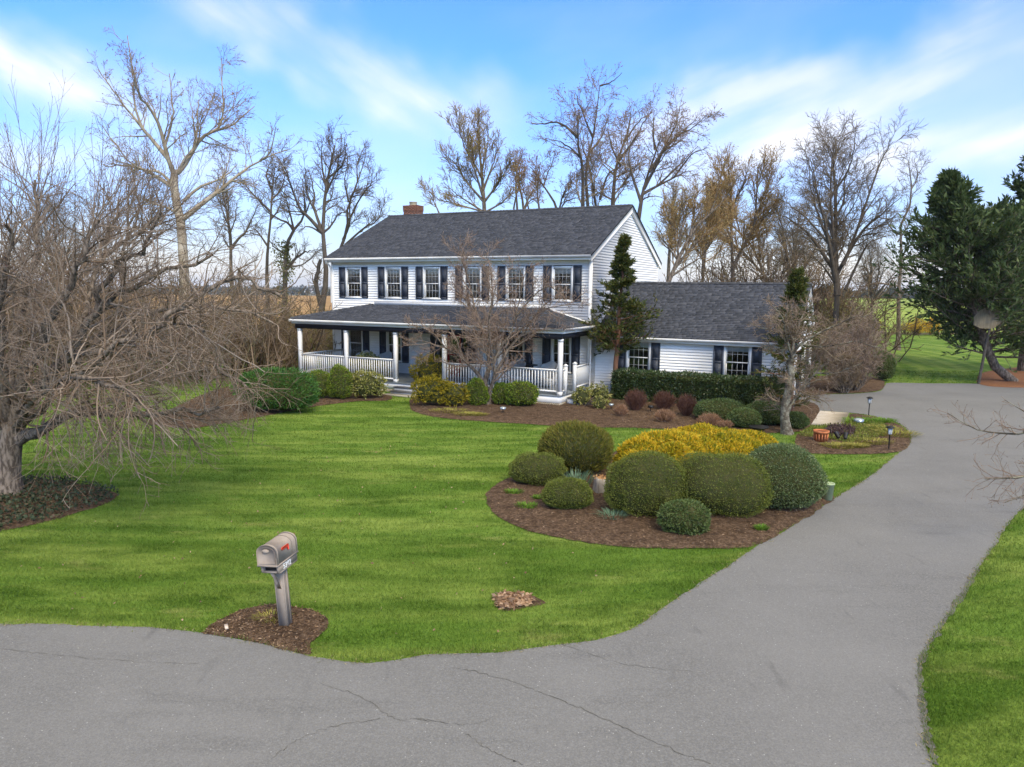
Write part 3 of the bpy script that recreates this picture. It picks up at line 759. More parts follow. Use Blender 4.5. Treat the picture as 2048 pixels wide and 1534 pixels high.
gbk = MB(); gbk.box(0.03, GL - .05, GV + GD - .05, GV + GD, 0.02, 2.66); gbk.build('garage_rear_wall', M['siding'], house)
for a, b in DOORS:
    d = MB(); d.box(GL - .10, GL - .06, a, b, 0.02, 2.30)
    for r_ in range(4):
        for c_ in range(4):
            wv = (b - a) / 4
            d.box(GL - .0605, GL - .045, a + c_ * wv + .08, a + (c_ + 1) * wv - .08, .10 + r_ * .55, .52 + r_ * .55)
    dd = d.build('garage_door', M['garage_door'], house)
    t = MB(); t.box(GL - .05, GL + .045, a - .10, a, 0.02, 2.41); t.box(GL - .05, GL + .045, b, b + .10, 0.02, 2.41); t.box(GL - .05, GL + .046, a - .10, b + .10, 2.311, 2.50)
    t.build('door_frame', M['trim'], dd)
# foundation and rooms
fnd = MB(); fnd.box(-HL + .02, -.02, .02, HD - .02, 0, .46); fnd.box(.03, GL - .12, GV + .02, GV + GD - .06, 0, .15); fnd.build('foundation', M['conc'], house)
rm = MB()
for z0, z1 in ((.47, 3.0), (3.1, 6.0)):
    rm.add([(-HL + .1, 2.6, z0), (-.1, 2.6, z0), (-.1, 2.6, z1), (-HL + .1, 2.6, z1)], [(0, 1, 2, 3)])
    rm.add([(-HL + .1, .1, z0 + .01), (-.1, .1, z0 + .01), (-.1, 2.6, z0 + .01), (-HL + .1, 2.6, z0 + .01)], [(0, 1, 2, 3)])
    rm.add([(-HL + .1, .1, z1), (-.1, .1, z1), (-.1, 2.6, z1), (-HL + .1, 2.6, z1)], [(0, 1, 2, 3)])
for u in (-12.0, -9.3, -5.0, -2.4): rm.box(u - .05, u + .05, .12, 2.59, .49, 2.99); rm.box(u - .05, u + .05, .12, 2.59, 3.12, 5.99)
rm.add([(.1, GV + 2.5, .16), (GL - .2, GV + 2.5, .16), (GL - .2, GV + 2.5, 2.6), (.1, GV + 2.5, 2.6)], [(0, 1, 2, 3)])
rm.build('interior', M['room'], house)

# ---- windows
WCACHE = {}
def window(u0, u1, z0, z1, v, blind=0.0):
    w, h = round(u1 - u0, 2), round(z1 - z0, 2)
    key = (w, h)
    if key not in WCACHE:
        cs = .085
        c = MB()
        c.box(0, cs, -.055, .07, 0.06, h); c.box(w - cs, w, -.055, .07, 0.06, h); c.box(cs, w - cs, -.056, .07, h - cs, h)
        c.box(-.03, w + .03, -.075, .07, 0, .06)                       # sill
        c.box(cs, cs + .012, .02, .069, .061, h - cs - .001); c.box(w - cs - .012, w - cs, .02, .069, .061, h - cs - .001)
        mid = .06 + (h - cs - .06) * .5
        def sash(a0, a1, b0, b1, y, st=.036):
            s = MB(); s.box(a0, a0 + st, y, y + .03, b0, b1); s.box(a1 - st, a1, y, y + .03, b0, b1)
            s.box(a0 + st, a1 - st, y, y + .029, b0, b0 + st); s.box(a0 + st, a1 - st, y, y + .029, b1 - st, b1); return s
        def grille(a0, a1, b0, b1, y):
            s = MB(); g = .0065
            for i in (1, 2, 3):
                x = a0 + (a1 - a0) * i / 4; s.box(x - g, x + g, y, y + .008, b0, b1)
            zc = (b0 + b1) / 2; s.box(a0, a1, y - .0015, y + .0065, zc - g, zc + g); return s
        a0, a1 = cs + .013, w - cs - .013
        up = sash(a0, a1, mid - .02, h - cs - .002, -.005); lo = sash(a0, a1, .062, mid + .02, .026)
        gu = grille(a0 + .045, a1 - .045, mid + .025, h - cs - .047, .002); gl_ = grille(a0 + .045, a1 - .045, .107, mid - .025, .033)
        pu = MB(); pu.add([(a0 + .04, .012, mid + .02), (a1 - .04, .012, mid + .02), (a1 - .04, .012, h - cs - .04), (a0 + .04, .012, h - cs - .04)], [(0, 1, 2, 3)])
        pl = MB(); pl.add([(a0 + .04, .043, .10), (a1 - .04, .043, .10), (a1 - .04, .043, mid - .02), (a0 + .04, .043, mid - .02)], [(0, 1, 2, 3)])
        bl = MB(); bl.box(a0 + .02, a1 - .02, .085, .10, h - cs - .26, h - cs)
        WCACHE[key] = [('window', c.mesh('window'), 'trim'), ('sash', up.mesh('sash'), 'trim'), ('sash', lo.mesh('sash'), 'trim'), ('grille', gu.mesh('grille'), 'muntin'), ('grille', gl_.mesh('grille'), 'muntin'), ('pane', pu.mesh('pane'), 'glass'), ('pane', pl.mesh('pane'), 'glass'), ('blind', bl.mesh('blind'), 'blind')]
    root = None
    for i, (n_, me, mt) in enumerate(WCACHE[key]):
        if n_ == 'blind' and not blind: continue
        o = obj(n_, me, M[mt], house if i == 0 else root)
        if i == 0: o.location = (u0, v, z0); root = o
    return root
SCACHE = {}
def shutter(u0, u1, z0, z1, v):
    w, h = .405, round(z1 - z0, 2)
    if h not in SCACHE:
        s = MB(); s.box(0, w, -.022, -.002, 0, h); st = .055; ml = h * .46
        for a0, a1, b0, b1 in ((0, st, 0, h), (w - st, w, 0, h)): s.box(a0, a1, -.042, -.0221, b0, b1)
        for b0, b1 in ((0, .09), (ml, ml + .07), (h - .09, h)): s.box(st, w - st, -.041, -.0221, b0, b1)
        for b0, b1 in ((.10, ml - .01), (ml + .08, h - .10)):
            s.box(st + .02, w - st - .02, -.032, -.0221, b0 + .02, b1 - .02)
        SCACHE[h] = s.mesh('shutter')
    o = obj('shutter', SCACHE[h], M['navy'], house); o.location = ((u0 + u1) / 2 - w / 2, v - .030, z0)
for a, b in UPW:
    window(a, b, UZ0, UZ1, 0.0, 1); shutter(a - .42, a - .005, 4.234, 5.835, 0); shutter(b + .005, b + .42, 4.234, 5.835, 0)
for a, b in LOW:
    window(a, b, LZ0, LZ1, 0.0); shutter(a - .42, a - .005, 0.985, 2.80, 0); shutter(b + .005, b + .42, .985, 2.80, 0)
for a, b in GW:
    window(a, b, GZ0, GZ1, GV, 1); shutter(a - .42, a - .005, GZ0 - .02, 2.61, GV); shutter(b + .005, b + .42, GZ0 - .02, 2.61, GV)
# ---- entrance: red storm door, dark panels either side
d = MB(); d.box(-7.95, -7.90, -.05, .10, ZF, 2.72); d.box(-6.30, -6.25, -.05, .10, ZF, 2.72); d.box(-7.90, -6.30, -.05, .10, 2.60, 2.72); d.box(-7.52, -7.46, -.04, .1, ZF, 2.60); d.box(-6.62, -6.56, -.04, .1, ZF, 2.60)
dr = d.build('entrance_frame', M['navy'], house)
for a, b in ((-7.90, -7.52), (-6.56, -6.30)):
    s = MB(); s.box(a, b, .03, .06, ZF, ZF + .55); s.build('sidelight_panel', M['navy'], dr)
    s = MB(); s.add([(a, .04, ZF + .55), (b, .04, ZF + .55), (b, .04, 2.6), (a, .04, 2.6)], [(0, 1, 2, 3)]); s.build('sidelight', M['glass'], dr)
d = MB(); d.box(-7.46, -7.33, .0, .04, ZF + .02, 2.60); d.box(-6.75, -6.62, .0, .04, ZF + .02, 2.60); d.box(-7.33, -6.75, .0, .04, ZF + .02, ZF + .55); d.box(-7.33, -6.75, .0, .04, 2.45, 2.60); d.box(-7.33, -6.75, .001, .039, ZF + 1.05, ZF + 1.13)
fd = d.build('front_door', M['red'], house); fd['label'] = 'red storm door with glass panels'
s = MB(); s.add([(-7.33, .02, ZF + .55), (-6.75, .02, ZF + .55), (-6.75, .02, 2.45), (-7.33, .02, 2.45)], [(0, 1, 2, 3)]); s.build('pane', M['glass'], fd)
s = MB(); s.bar((-6.70, -.03, ZF + .95), (-6.70, -.03, ZF + 1.15), .02, .02); s.bar((-6.70, -.03, ZF + .96), (-6.70, .01, ZF + .96), .015, .015); s.bar((-6.70, -.03, ZF + 1.14), (-6.70, .01, ZF + 1.14), .015, .015); s.build('handle', M['black'], fd)
for a, b in ((-8.40, -7.99), (-6.21, -5.80)): shutter(a, b, .985, 2.80, 0)

# ---- roofs
def shingles(name, parent, O, S, T, left, right, tmax, e=0.142, seed=1, tabs=(.14, .40)):
    """individual overlapping shingle tabs laid in courses on a roof plane"""
    rng = np.random.default_rng(seed)
    O, S, T = (np.asarray(q, float) for q in (O, S, T)); N = np.cross(S, T); N /= np.linalg.norm(N)
    if N[2] < 0: N = -N
    rows = []
    t = 0.0
    while t < tmax - .02:
        l, r_ = left(t), right(t)
        if r_ - l > .05:
            n = int((r_ - l) / .17) + 4; w = rng.uniform(*tabs, n); x = l - rng.uniform(0, .2) + np.concatenate([[0], np.cumsum(w)])
            a = np.clip(x[:-1], l, r_); b = np.clip(x[1:], l, r_); k = b - a > .015
            rows.append(np.stack([a[k], b[k] - .004, np.full(k.sum(), t), np.full(k.sum(), min(t + e * 1.12, tmax))], 1))
        t += e
    A = np.concatenate(rows); n = len(A)
    th = rng.uniform(.010, .024, n); drop = rng.uniform(-.010, .006, n)
    a, b, t0, t1 = A.T; t0 = t0 + np.where(t0 > 0, drop, 0)
    def P(s_, t_, h_): return O + S * s_[:, None] + T * t_[:, None] + N * h_[:, None]
    z = np.zeros(n)
    V = np.stack([P(a, t0, z + .002), P(b, t0, z + .002), P(a, t0, th + .004), P(b, t0, th + .004), P(a, t1, z + .003), P(b, t1, z + .003)], 1).reshape(-1, 3)
    base = np.arange(n)[:, None] * 6
    Q = np.concatenate([base + np.array([[0, 1, 3, 2]]), base + np.array([[2, 3, 5, 4]])])
    Tt = np.concatenate([base + np.array([[0, 2, 4]]), base + np.array([[1, 5, 3]])])
    return stuff(obj(name, new_mesh(name, V, [Q, Tt]), M['shingle'], parent))
def ridge_cap(parent, a, b, seed=2, w=.15, e=.2):
    rng = np.random.default_rng(seed); a, b = np.asarray(a, float), np.asarray(b, float); L = np.linalg.norm(b - a); d = (b - a) / L
    x = np.cross(d, (0, 0, 1.0)); x /= np.linalg.norm(x); m = MB()
    for k in range(int(L / e)):
        p = a + d * k * e; q = a + d * min(L, (k + 1.25) * e); up = np.array([0, 0, 1.0]); h0, h1 = .045 + rng.uniform(0, .006), .028
        m.add([p + x * w - up * .055 + up * h0 * .4, p + up * h0, p - x * w - up * .055 + up * h0 * .4, q + x * w - up * .06 + up * h1 * .4, q + up * h1, q - x * w - up * .06 + up * h1 * .4], [(0, 1, 4, 3), (1, 2, 5, 4)], [(0, 2, 1)])
    return stuff(m.build('ridge_cap', M['shingle'], parent))
ml = math.hypot(1, mslope)
RK = .15
u0, u1, v0, v1 = -HL - RK, RK, -.41, HD + .41
roof = MB()
prof = [(v0, eave_z - .03), (HD / 2, ridge_z - .03), (v1, eave_z - .03), (v1, eave_z - .10), (HD / 2, ridge_z - .10), (v0, eave_z - .10)]
roof.prism(prof, (0, 1, 0), (0, 0, 1), (u0, 0, 0), (u1, 0, 0)); roof = roof.build('roof', M['deck'], house)
sl = (HD / 2 - v0)
shingles('shingles', roof, (0, v0 - .02, eave_z - .03), (1, 0, 0), np.array((0, 1, mslope)) / ml, lambda t: u0 - .015, lambda t: u1 + .015, sl * ml + .02, seed=3)
shingles('shingles', roof, (0, v1 + .02, eave_z - .03), (1, 0, 0), np.array((0, -1, mslope)) / ml, lambda t: u0 - .015, lambda t: u1 + .015, sl * ml + .02, seed=4, e=.3, tabs=(.5, .9))
ridge_cap(roof, (u0, HD / 2, ridge_z - .005), (u1 + .01, HD / 2, ridge_z - .005))
def rake(parent, u, apex_v, z_ap, half, slope, w=.26, t=.03, name='rake_board', drop=.10):
    for sgn in (-1, 1):
        m = MB(); e = apex_v + sgn * half; ze = z_ap - slope * half
        m.prism([(apex_v, z_ap - drop), (e, ze - drop), (e, ze - drop - w), (apex_v, z_ap - drop - w * 1.08)], (0, 1, 0), (0, 0, 1), (u, 0, 0), (u + t, 0, 0)); m.build(name, M['trim'], parent)
rake(roof, .05, HD / 2, ridge_z, HD / 2 + .38, mslope, t=.085); rake(roof, -HL - .135, HD / 2, ridge_z, HD / 2 + .38, mslope, t=.085)
def eave_trim(parent, ua, ub, v, z, sgn=-1, depth=.36):
    m = MB(); m.box(ua, ub, *(sorted((v, v + sgn * -.025))), z - .26, z - .10); m.build('fascia', M['trim'], parent)
    m = MB(); m.box(ua, ub, *(sorted((v + .0 - sgn * .026, v - sgn * depth))), z - .25, z - .225); m.build('soffit', M['trim'], parent)
    gp = [(0, -.13), (.07, -.13), (.115, -.08), (.12, -.015), (.105, -.015), (.10, -.075), (.065, -.118), (.012, -.118), (.012, 0), (0, 0)]
    m = MB(); m.prism(gp, (0, sgn, 0), (0, 0, 1), (ua - .01, v + sgn * .003, z - .03), (ub + .01, v + sgn * .003, z - .03)); m.build('gutter', M['gutter'], parent)
eave_trim(roof, u0 + .02, u1 - .02, v0 + .05, eave_z)
eave_trim(roof, u0 + .02, u1 - .02, v1 - .05, eave_z, 1)
m = MB(); m.box(.026, .13, -.355, -.03, 6.05, 6.3); m.build('cornice_return', M['trim'], roof)
m = MB(); m.tube([(-HL - .06, -.42, 6.17), (-HL - .06, -.38, 6.06), (-HL - .03, -.16, 5.88), (-HL - .03, -.09, 5.76), (-HL - .03, -.09, 3.95)], .04, 8); m.build('downspout', M['gutter'], house, True)
m = MB(); m.tube([(.06, -.30, 3.15), (.07, -.12, 2.98), (.07, -.07, 2.85), (.07, -.07, .1)], .04, 8); m.build('downspout', M['gutter'], house, True)

# garage roof
gl_ = math.hypot(1, gslope); gu0, gu1, gv0, gv1 = .03, GL + .15, GV - .30, GV + GD + .30
gm = GV + GD / 2
gr = MB(); gr.prism([(gv0, geave - .03), (gm, gridge - .03), (gv1, geave - .03), (gv1, geave - .1), (gm, gridge - .1), (gv0, geave - .1)], (0, 1, 0), (0, 0, 1), (gu0, 0, 0), (gu1, 0, 0)); gr = gr.build('garage_roof', M['deck'], house)
gs = (gm - gv0) * gl_
shingles('shingles', gr, (0, gv0 - .02, geave - .03), (1, 0, 0), np.array((0, 1, gslope)) / gl_, lambda t: gu0, lambda t: gu1 + .015, gs + .02, seed=5)
shingles('shingles', gr, (0, gv1 + .02, geave - .03), (1, 0, 0), np.array((0, -1, gslope)) / gl_, lambda t: gu0, lambda t: gu1 + .015, gs + .02, seed=6, e=.3, tabs=(.5, .9))
ridge_cap(gr, (gu0, gm, gridge - .005), (gu1 + .01, gm, gridge - .005), 7)
rake(gr, GL + .06, gm, gridge, GD / 2 + .28, gslope, .2, .075)
eave_trim(gr, gu0 + .02, gu1 - .02, gv0 + .05, geave, depth=.25)

# ---- porch
ZE, ZT = 3.257, 3.931; PE = .22; HIP = 2.245; ve = -DP - PE
pu0, pu1, tu0, tu1 = -LP - PE, PE, -LP + HIP, -HIP
b = .03
pr = MB()
top = [(pu0, ve, ZE - b), (pu1, ve, ZE - b), (pu1, -.03, ZE - b), (tu1, -.03, ZT - b), (tu0, -.03, ZT - b), (pu0, -.03, ZE - b)]
bot = [(x, y, z - .07) for x, y, z in top]
pr.add(top + bot, [(0, 1, 3, 4), (6, 10, 9, 7), (0, 6, 7, 1), (1, 7, 8, 2), (5, 11, 6, 0), (2, 8, 9, 3), (3, 9, 10, 4), (4, 10, 11, 5)], [(1, 2, 3), (0, 4, 5), (7, 9, 8), (6, 11, 10)])
pr = pr.build('porch_roof', M['deck'], house)
run = -.03 - ve; rise = ZT - ZE; pl = math.hypot(run, rise)
kx = (pu1 - tu1) / run
shingles('shingles', pr, (0, ve - .02, ZE - b), (1, 0, 0), np.array((0, run, rise)) / pl, lambda t: pu0 + kx * t * run / pl, lambda t: pu1 - kx * t * run / pl, pl, seed=8)
sx = pu1 - tu1; pls = math.hypot(sx, rise); kv = run / sx
shingles('shingles', pr, (pu1 + .02, 0, ZE - b), (0, 1, 0), np.array((-sx, 0, rise)) / pls, lambda t: ve + kv * t * sx / pls, lambda t: -.03, pls, seed=9)
shingles('shingles', pr, (pu0 - .02, 0, ZE - b), (0, 1, 0), np.array((sx, 0, rise)) / pls, lambda t: ve + kv * t * sx / pls, lambda t: -.03, pls, seed=10)
ridge_cap(pr, (pu1, ve, ZE + .01), (tu1, -.03, ZT + .01), 11, .11); ridge_cap(pr, (pu0, ve, ZE + .01), (tu0, -.03, ZT + .01), 12, .11)
m = MB(); m.box(tu0, tu1, -.062, -.0305, ZT - .02, ZT + .13)
for s_, e_ in (((pu0 + .3, ZE + .06), (tu0, ZT + .03)), ((tu1, ZT + .03), (-.02, ZE + .02))):
    m.bar((s_[0], -.045, s_[1]), (e_[0], -.045, e_[1]), .03, .10)
m.build('flashing', M['trim'], pr)
eave_trim(pr, pu0 + .02, pu1 - .02, ve + .05, ZE, depth=.20)
gpf = [(0, -.13), (.07, -.13), (.115, -.08), (.12, -.015), (.105, -.015), (.10, -.075), (.065, -.118), (.012, -.118), (.012, 0), (0, 0)]
for u_, s_ in ((pu1 - .045, 1), (pu0 + .045, -1)):
    m = MB(); m.prism(gpf, (s_, 0, 0), (0, 0, 1), (u_, ve - .06, ZE - .03), (u_, -.04, ZE - .03)); m.build('gutter', M['gutter'], pr)
    m = MB(); m.box(*sorted((u_ - s_ * .025, u_ - s_ * .001)), ve + .08, -.04, ZE - .26, ZE - .10); m.build('fascia', M['trim'], pr)
m = MB(); m.box(-LP - .02, .02, -DP + .02, -.04, 3.0, 3.02); m.build('porch_ceiling', M['trim'], pr)
m = MB(); m.box(-LP - .06, .06, -DP - .07, -DP + .07, 2.77, 3.0); m.box(-.07, .07, -DP + .071, -.04, 2.78, 2.999); m.box(-LP - .07, -LP + .07, -DP + .071, -.04, 2.78, 2.999); m.build('porch_beam', M['beam'], pr)
fl = MB()
nb = 30
for k in range(nb):
    y0 = -DP - .04 + k * (DP + .01) / nb; fl.box(-LP - .05, .05, y0, y0 + (DP + .01) / nb - .006, ZF - .035, ZF)
fl.build('porch_floor', M['porchfloor'], house)
m = MB(); m.box(-LP, 0, -DP, -DP + .03, .15, ZF - .036); m.box(-.031, -.001, -DP + .031, -.04, .15, ZF - .036); m.box(-LP, -LP + .03, -DP + .031, -.04, .15, ZF - .036); m.build('porch_skirt', M['trim'], house)
m = MB()
for k in range(int(LP / .085)):
    x = -LP + k * .085
    m.bar((x, -DP + .02, .0), (x + .15, -DP + .02, .15), .008, .028); m.bar((x + .15, -DP + .012, .0), (x, -DP + .012, .15), .008, .028)
for k in range(int(DP / .085)):
    y = -DP + k * .085
    m.bar((-.02, y, .0), (-.02, y + .15, .15), .008, .028); m.bar((-.012, y + .15, .0), (-.012, y, .15), .008, .028)
stuff(m.build('lattice', M['cream'], house))
POSTS = [-13.93, -11.05, -8.19, -5.56, -2.81, -0.02]
for u in POSTS:
    p = MB(); w_ = .082
    p.box(u - w_, u + w_, -DP - w_ + .06, -DP + w_ + .06, ZF, 2.77); p.box(u - w_ - .014, u + w_ + .014, -DP - w_ + .046, -DP + w_ + .074, ZF + .001, ZF + .14); p.box(u - w_ - .014, u + w_ + .014, -DP - w_ + .046, -DP + w_ + .074, 2.66, 2.769)
    p.build('porch_post', M['trim'], house)
bal = MB(); bal.box(-.018, .018, -.018, .018, 0, .83); bal = bal.mesh('baluster')
bal.materials.append(M['trim'])
def rail(a, b, feet=True):
    a, b = np.array(a, float), np.array(b, float); L = np.linalg.norm(b - a); d = (b - a) / L
    m = MB(); m.bar((*a, 1.50), (*b, 1.50), .085, .05); m.bar((*a, 1.465), (*b, 1.465), .05, .03); m.bar((*a, .62), (*b, .62), .05, .06)
    if feet: c = (a + b) / 2; m.box(c[0] - .02, c[0] + .02, c[1] - .02, c[1] + .02, ZF, .60)
    r_ = m.build('railing', M['trim'], house)
    n = int(round(L / .135))
    for k in range(n):
        q = a + d * (k + .5) * L / n; o = obj('baluster', bal, None, r_); o.location = (q[0], q[1], .64); o.rotation_euler = (0, 0, math.atan2(d[1], d[0]))
pv = -DP + .06
for i, j in ((0, 1), (1, 2), (3, 4), (4, 5)): rail((POSTS[i] + .1, pv), (POSTS[j] - .1, pv))
rail((POSTS[0], pv + .1), (POSTS[0], -.03))
for y in (-2.72, -1.69):
    m = MB(); m.box(-.07, .07, y - .07, y + .07, ZF, 1.62); m.box(-.09, .09, y - .09, y + .09, 1.62, 1.66); m.lathe([(.08, 1.66), (.06, 1.70), (.0, 1.72)], 8, (0, y, 0)); m.build('newel_post', M['trim'], house)
rail((0, pv + .1), (0, -2.79), False); rail((0, -1.62), (0, -.03), False)
# steps
st = MB(); st.box(-8.06, -5.66, -3.56, -DP - .001, 0, .275); st.box(-8.06, -5.66, -3.84, -3.561, 0, .12); st = st.build('front_steps', M['trim'], house)
m = MB(); m.box(-8.10, -5.62, -3.60, -DP - .002, .275, .315); m.build('tread', M['tread'], st)
m = MB(); m.box(-8.10, -5.62, -3.88, -3.562, .12, .16); m.build('tread', M['tread'], st)
m = MB(); m.box(-8.15, -5.55, -4.30, -3.842, 0, .05); m.build('landing', M['conc'], st)
st = MB(); st.box(.06, .34, -2.66, -1.75, 0, .275); st.box(.341, .62, -2.66, -1.75, 0, .12); st = st.build('side_steps', M['trim'], house)
m = MB(); m.box(.058, .38, -2.70, -1.71, .275, .315); m.build('tread', M['tread'], st); m = MB(); m.box(.342, .66, -2.70, -1.71, .12, .16); m.build('tread', M['tread'], st)

# ---- chimney
cu, cv, cw, cd = -13.42, 5.85, .95, .62
ch_ = MB(); ch_.box(cu - cw / 2 + .01, cu + cw / 2 - .01, cv - cd / 2 + .01, cv + cd / 2 - .01, 8.2, 9.50)
ch_ = ch_.build('chimney', M['conc'], house)
bk = MB(); z = 8.3; row = 0
while z < 9.50:
    g = .03 if z > 9.26 else (.015 if z > 9.18 else 0)
    x0, x1, y0, y1 = cu - cw / 2 - g, cu + cw / 2 + g, cv - cd / 2 - g, cv + cd / 2 + g
    off = .11 * (row % 2)
    for side in range(4):
        Ls = cw + 2 * g if side < 2 else cd + 2 * g
        s = -off
        while s < Ls - .02:
            a, b_ = max(0, s), min(Ls, s + .21)
            if b_ - a > .02:
                if side == 0: bk.box(x0 + a, x0 + b_, y0, y0 + .05, z, z + .062)
                elif side == 1: bk.box(x0 + a, x0 + b_, y1 - .05, y1, z, z + .062)
                elif side == 2: bk.box(x0 - .001, x0 + .05, y0 + a, y0 + b_, z, z + .062)
                else: bk.box(x1 - .05, x1 + .001, y0 + a, y0 + b_, z, z + .062)
            s += .222
    z += .075; row += 1
stuff(bk.build('bricks', M['brick'], ch_))
m = MB(); m.box(cu - cw / 2 - .01, cu + cw / 2 + .01, cv - cd / 2 - .01, cv + cd / 2 + .01, 9.505, 9.54); m.build('crown_wash', M['conc'], ch_)
m = MB(); m.lathe([(.22, 9.53), (.22, 9.74), (.24, 9.75), (.24, 9.78), (.17, 9.78), (.17, 9.55)], 12, (cu, cv, 0)); m.build('flue_tile', M['flue'], ch_)
# ------------------------------------------------------------------ things on and around the porch, garden objects
M['wicker'] = material('grey_wicker', (0.52, 0.51, 0.48), 0.8, c2=(0.34, 0.33, 0.31), scale=60, bump=0.8, bscale=90, bdist=0.02)
def wicker_chair(u, v, label):
    c = thing('wicker_chair', label, 'chair', HW(u, v, ZF), -YAW, 'wicker chairs on the porch')
    n = 25; a = np.linspace(-1.0, 1.0, n)
    ang = a * R(112)
    top = .50 + .60 * np.clip(np.cos(a * 1.45), 0, 1) ** .55
    top = top + .03 * np.cos(a * 9)
    rx, ry = .36, .34
    x, y = np.sin(ang) * rx, np.cos(ang) * ry
    V, t = [], .03
    for k, (s, h0) in enumerate(((1.0, 0), (1.0 - t / rx, 0))):
        flare = 1.10 if k == 0 else 1.10
        V += [(x[i] * s, y[i] * s, .30) for i in range(n)] + [(x[i] * s * flare, y[i] * s * flare + .05 * (top[i] - .5), top[i]) for i in range(n)]
    i = np.arange(n - 1); Q = np.concatenate([np.stack([i, i + 1, n + i + 1, n + i], 1), np.stack([2 * n + i, 3 * n + i, 3 * n + i + 1, 2 * n + i + 1], 1), np.stack([n + i, n + i + 1, 3 * n + i + 1, 3 * n + i], 1)])
    m = MB(); m.add(V, np.concatenate([Q, [[0, n, 3 * n, 2 * n], [n - 1, 3 * n - 1, 4 * n - 1, 2 * n - 1]]])); m.build('backrest', M['wicker'], c, True)
    m = MB(); m.tube([(x[i] * 1.09, y[i] * 1.09 + .05 * (top[i] - .5), top[i]) for i in range(n)], .028, 6); m.build('rolled_rim', M['wicker'], c, True)
    m = MB(); m.lathe([(.0, .42), (.30, .42), (.33, .38), (.33, .30), (.0, .30)], 16, (0, -.02, 0)); m.build('seat', M['wicker'], c, True)
    m = MB(); m.lathe([(.335, .30), (.32, .14), (.30, .14), (.315, .30)], 16, (0, -.01, 0)); m.build('skirt', M['wicker'], c, True)
    for sx_, sy_ in ((-1, -1), (1, -1), (-1, 1), (1, 1)):
        m = MB(); m.tube([(sx_ * .22, sy_ * .20, .30), (sx_ * .25, sy_ * .23, 0)], [.025, .018], 6); m.build('leg', M['wicker'], c)
wicker_chair(-11.72, -1.25, 'grey wicker armchair on the porch nearest its left end')
wicker_chair(-10.42, -1.15, 'grey wicker armchair on the porch just left of the front steps')
wicker_chair(-3.02, -1.2, 'grey wicker armchair on the porch left of the small black table')
wicker_chair(-1.40, -1.3, 'grey wicker armchair behind the right corner post of the porch')
tb = thing('side_table', 'small black side table between two wicker chairs on the porch', 'table', HW(-2.2, -1.35, ZF), -YAW)
m = MB(); m.lathe([(0, .98), (.27, .98), (.28, .965), (.27, .95), (0, .95)], 16); m.build('table_top', M['black'], tb)
for k in range(3):
    a = k * 2.094 + .4; m = MB(); m.tube([(.05 * math.cos(a), .05 * math.sin(a), .95), (.08 * math.cos(a), .08 * math.sin(a), .5), (.2 * math.cos(a), .2 * math.sin(a), 0)], .028, 6); m.build('leg', M['black'], tb)

# ---- mailbox
M['taupe'] = material('taupe_plastic', (0.33, 0.275, 0.225), 0.75, c2=(0.29, 0.24, 0.195), scale=9)
M['taupe_d'] = material('dark_cavity', (0.035, 0.030, 0.026), 0.8)
M['flag'] = material('red_flag', (0.80, 0.060, 0.035), 0.4)
M['white'] = material('white_letters', (0.80, 0.80, 0.78), 0.5)
mb = thing('mailbox', 'taupe plastic mailbox on a post with red flag and white house number', 'mailbox', (-3.15, 9.58, 0))
mb.rotation_euler = (R(1.0), R(-3.5), R(-12.0))
p = MB(); pw = .062
p.box(-pw, pw, -pw, pw, 0, 1.0)
post = p.build('post', M['taupe'], mb)
for sx_ in (-1, 1):
    m = MB(); m.box(*sorted((sx_ * (pw + .0005), sx_ * (pw + .009))), -pw, -.02, 0.02, .93); m.box(*sorted((sx_ * (pw + .0005), sx_ * (pw + .009))), .02, pw, .02, .93); m.build('post_panel', M['taupe'], post)
m = MB(); m.prism([(-pw - .001, .90), (-.22, .90), (-.15, .80), (-.105, .70), (-pw - .001, .60)], (0, 1, 0), (0, 0, 1), (-.03, 0, 0), (.03, 0, 0)); m.build('bracket', M['taupe'], post)
yc = -.02; hw, hl = .145, .27
# newspaper tray
m = MB(); m.box(-hw + .02, -hw + .04, yc - hl + .03, yc + hl - .02, .915, 1.02); m.box(hw - .03, hw - .005, yc - hl + .02, yc + hl - .01, .915, 1.02); m.box(-hw + .02, hw - .005, yc - hl + .06, yc + hl - .011, .895, .9145); m.box(-hw + .041, hw - .031, yc + hl - .05, yc + hl - .021, .9146, 1.02)
tray = m.build('newspaper_tray', M['taupe'], mb)
m = MB(); m.box(-hw + .042, hw - .032, yc - hl + .10, yc + hl - .052, .916, 1.018); m.build('tray_cavity', M['taupe_d'], tray)
# body: arched tunnel
n = 15; a = np.linspace(0, math.pi, n)
prof = [(-hw, 1.03)] + [(-math.cos(q) * hw * (1.0), 1.19 + math.sin(q) ** .8 * .115) for q in a] + [(hw, 1.03)]
m = MB(); m.prism(prof, (1, 0, 0), (0, 0, 1), (0, yc - hl, 0), (0, yc + hl, 0)); body = m.build('body', M['taupe'], mb)
for y0, y1, s in ((yc - hl - .006, yc - hl + .035, 1.035), (yc + hl - .14, yc + hl - .125, 1.02), (yc + hl - .03, yc + hl + .006, 1.03)):
    m = MB(); m.prism([(x * s, 1.03 + (z - 1.03) * s) for x, z in prof], (1, 0, 0), (0, 0, 1), (0, y0, 0), (0, y1, 0)); m.build('collar', M['taupe'], body)
m = MB(); m.box(-hw - .008, hw + .008, yc - hl - .014, yc + hl + .012, 1.012, 1.034); m.build('base_rim', M['taupe'], body)
m = MB(); m.prism([(x * .86, 1.055 + (z - 1.03) * .84) for x, z in prof], (1, 0, 0), (0, 0, 1), (0, yc - hl - .0145, 0), (0, yc - hl - .005, 0)); door = m.build('door', M['taupe'], mb)
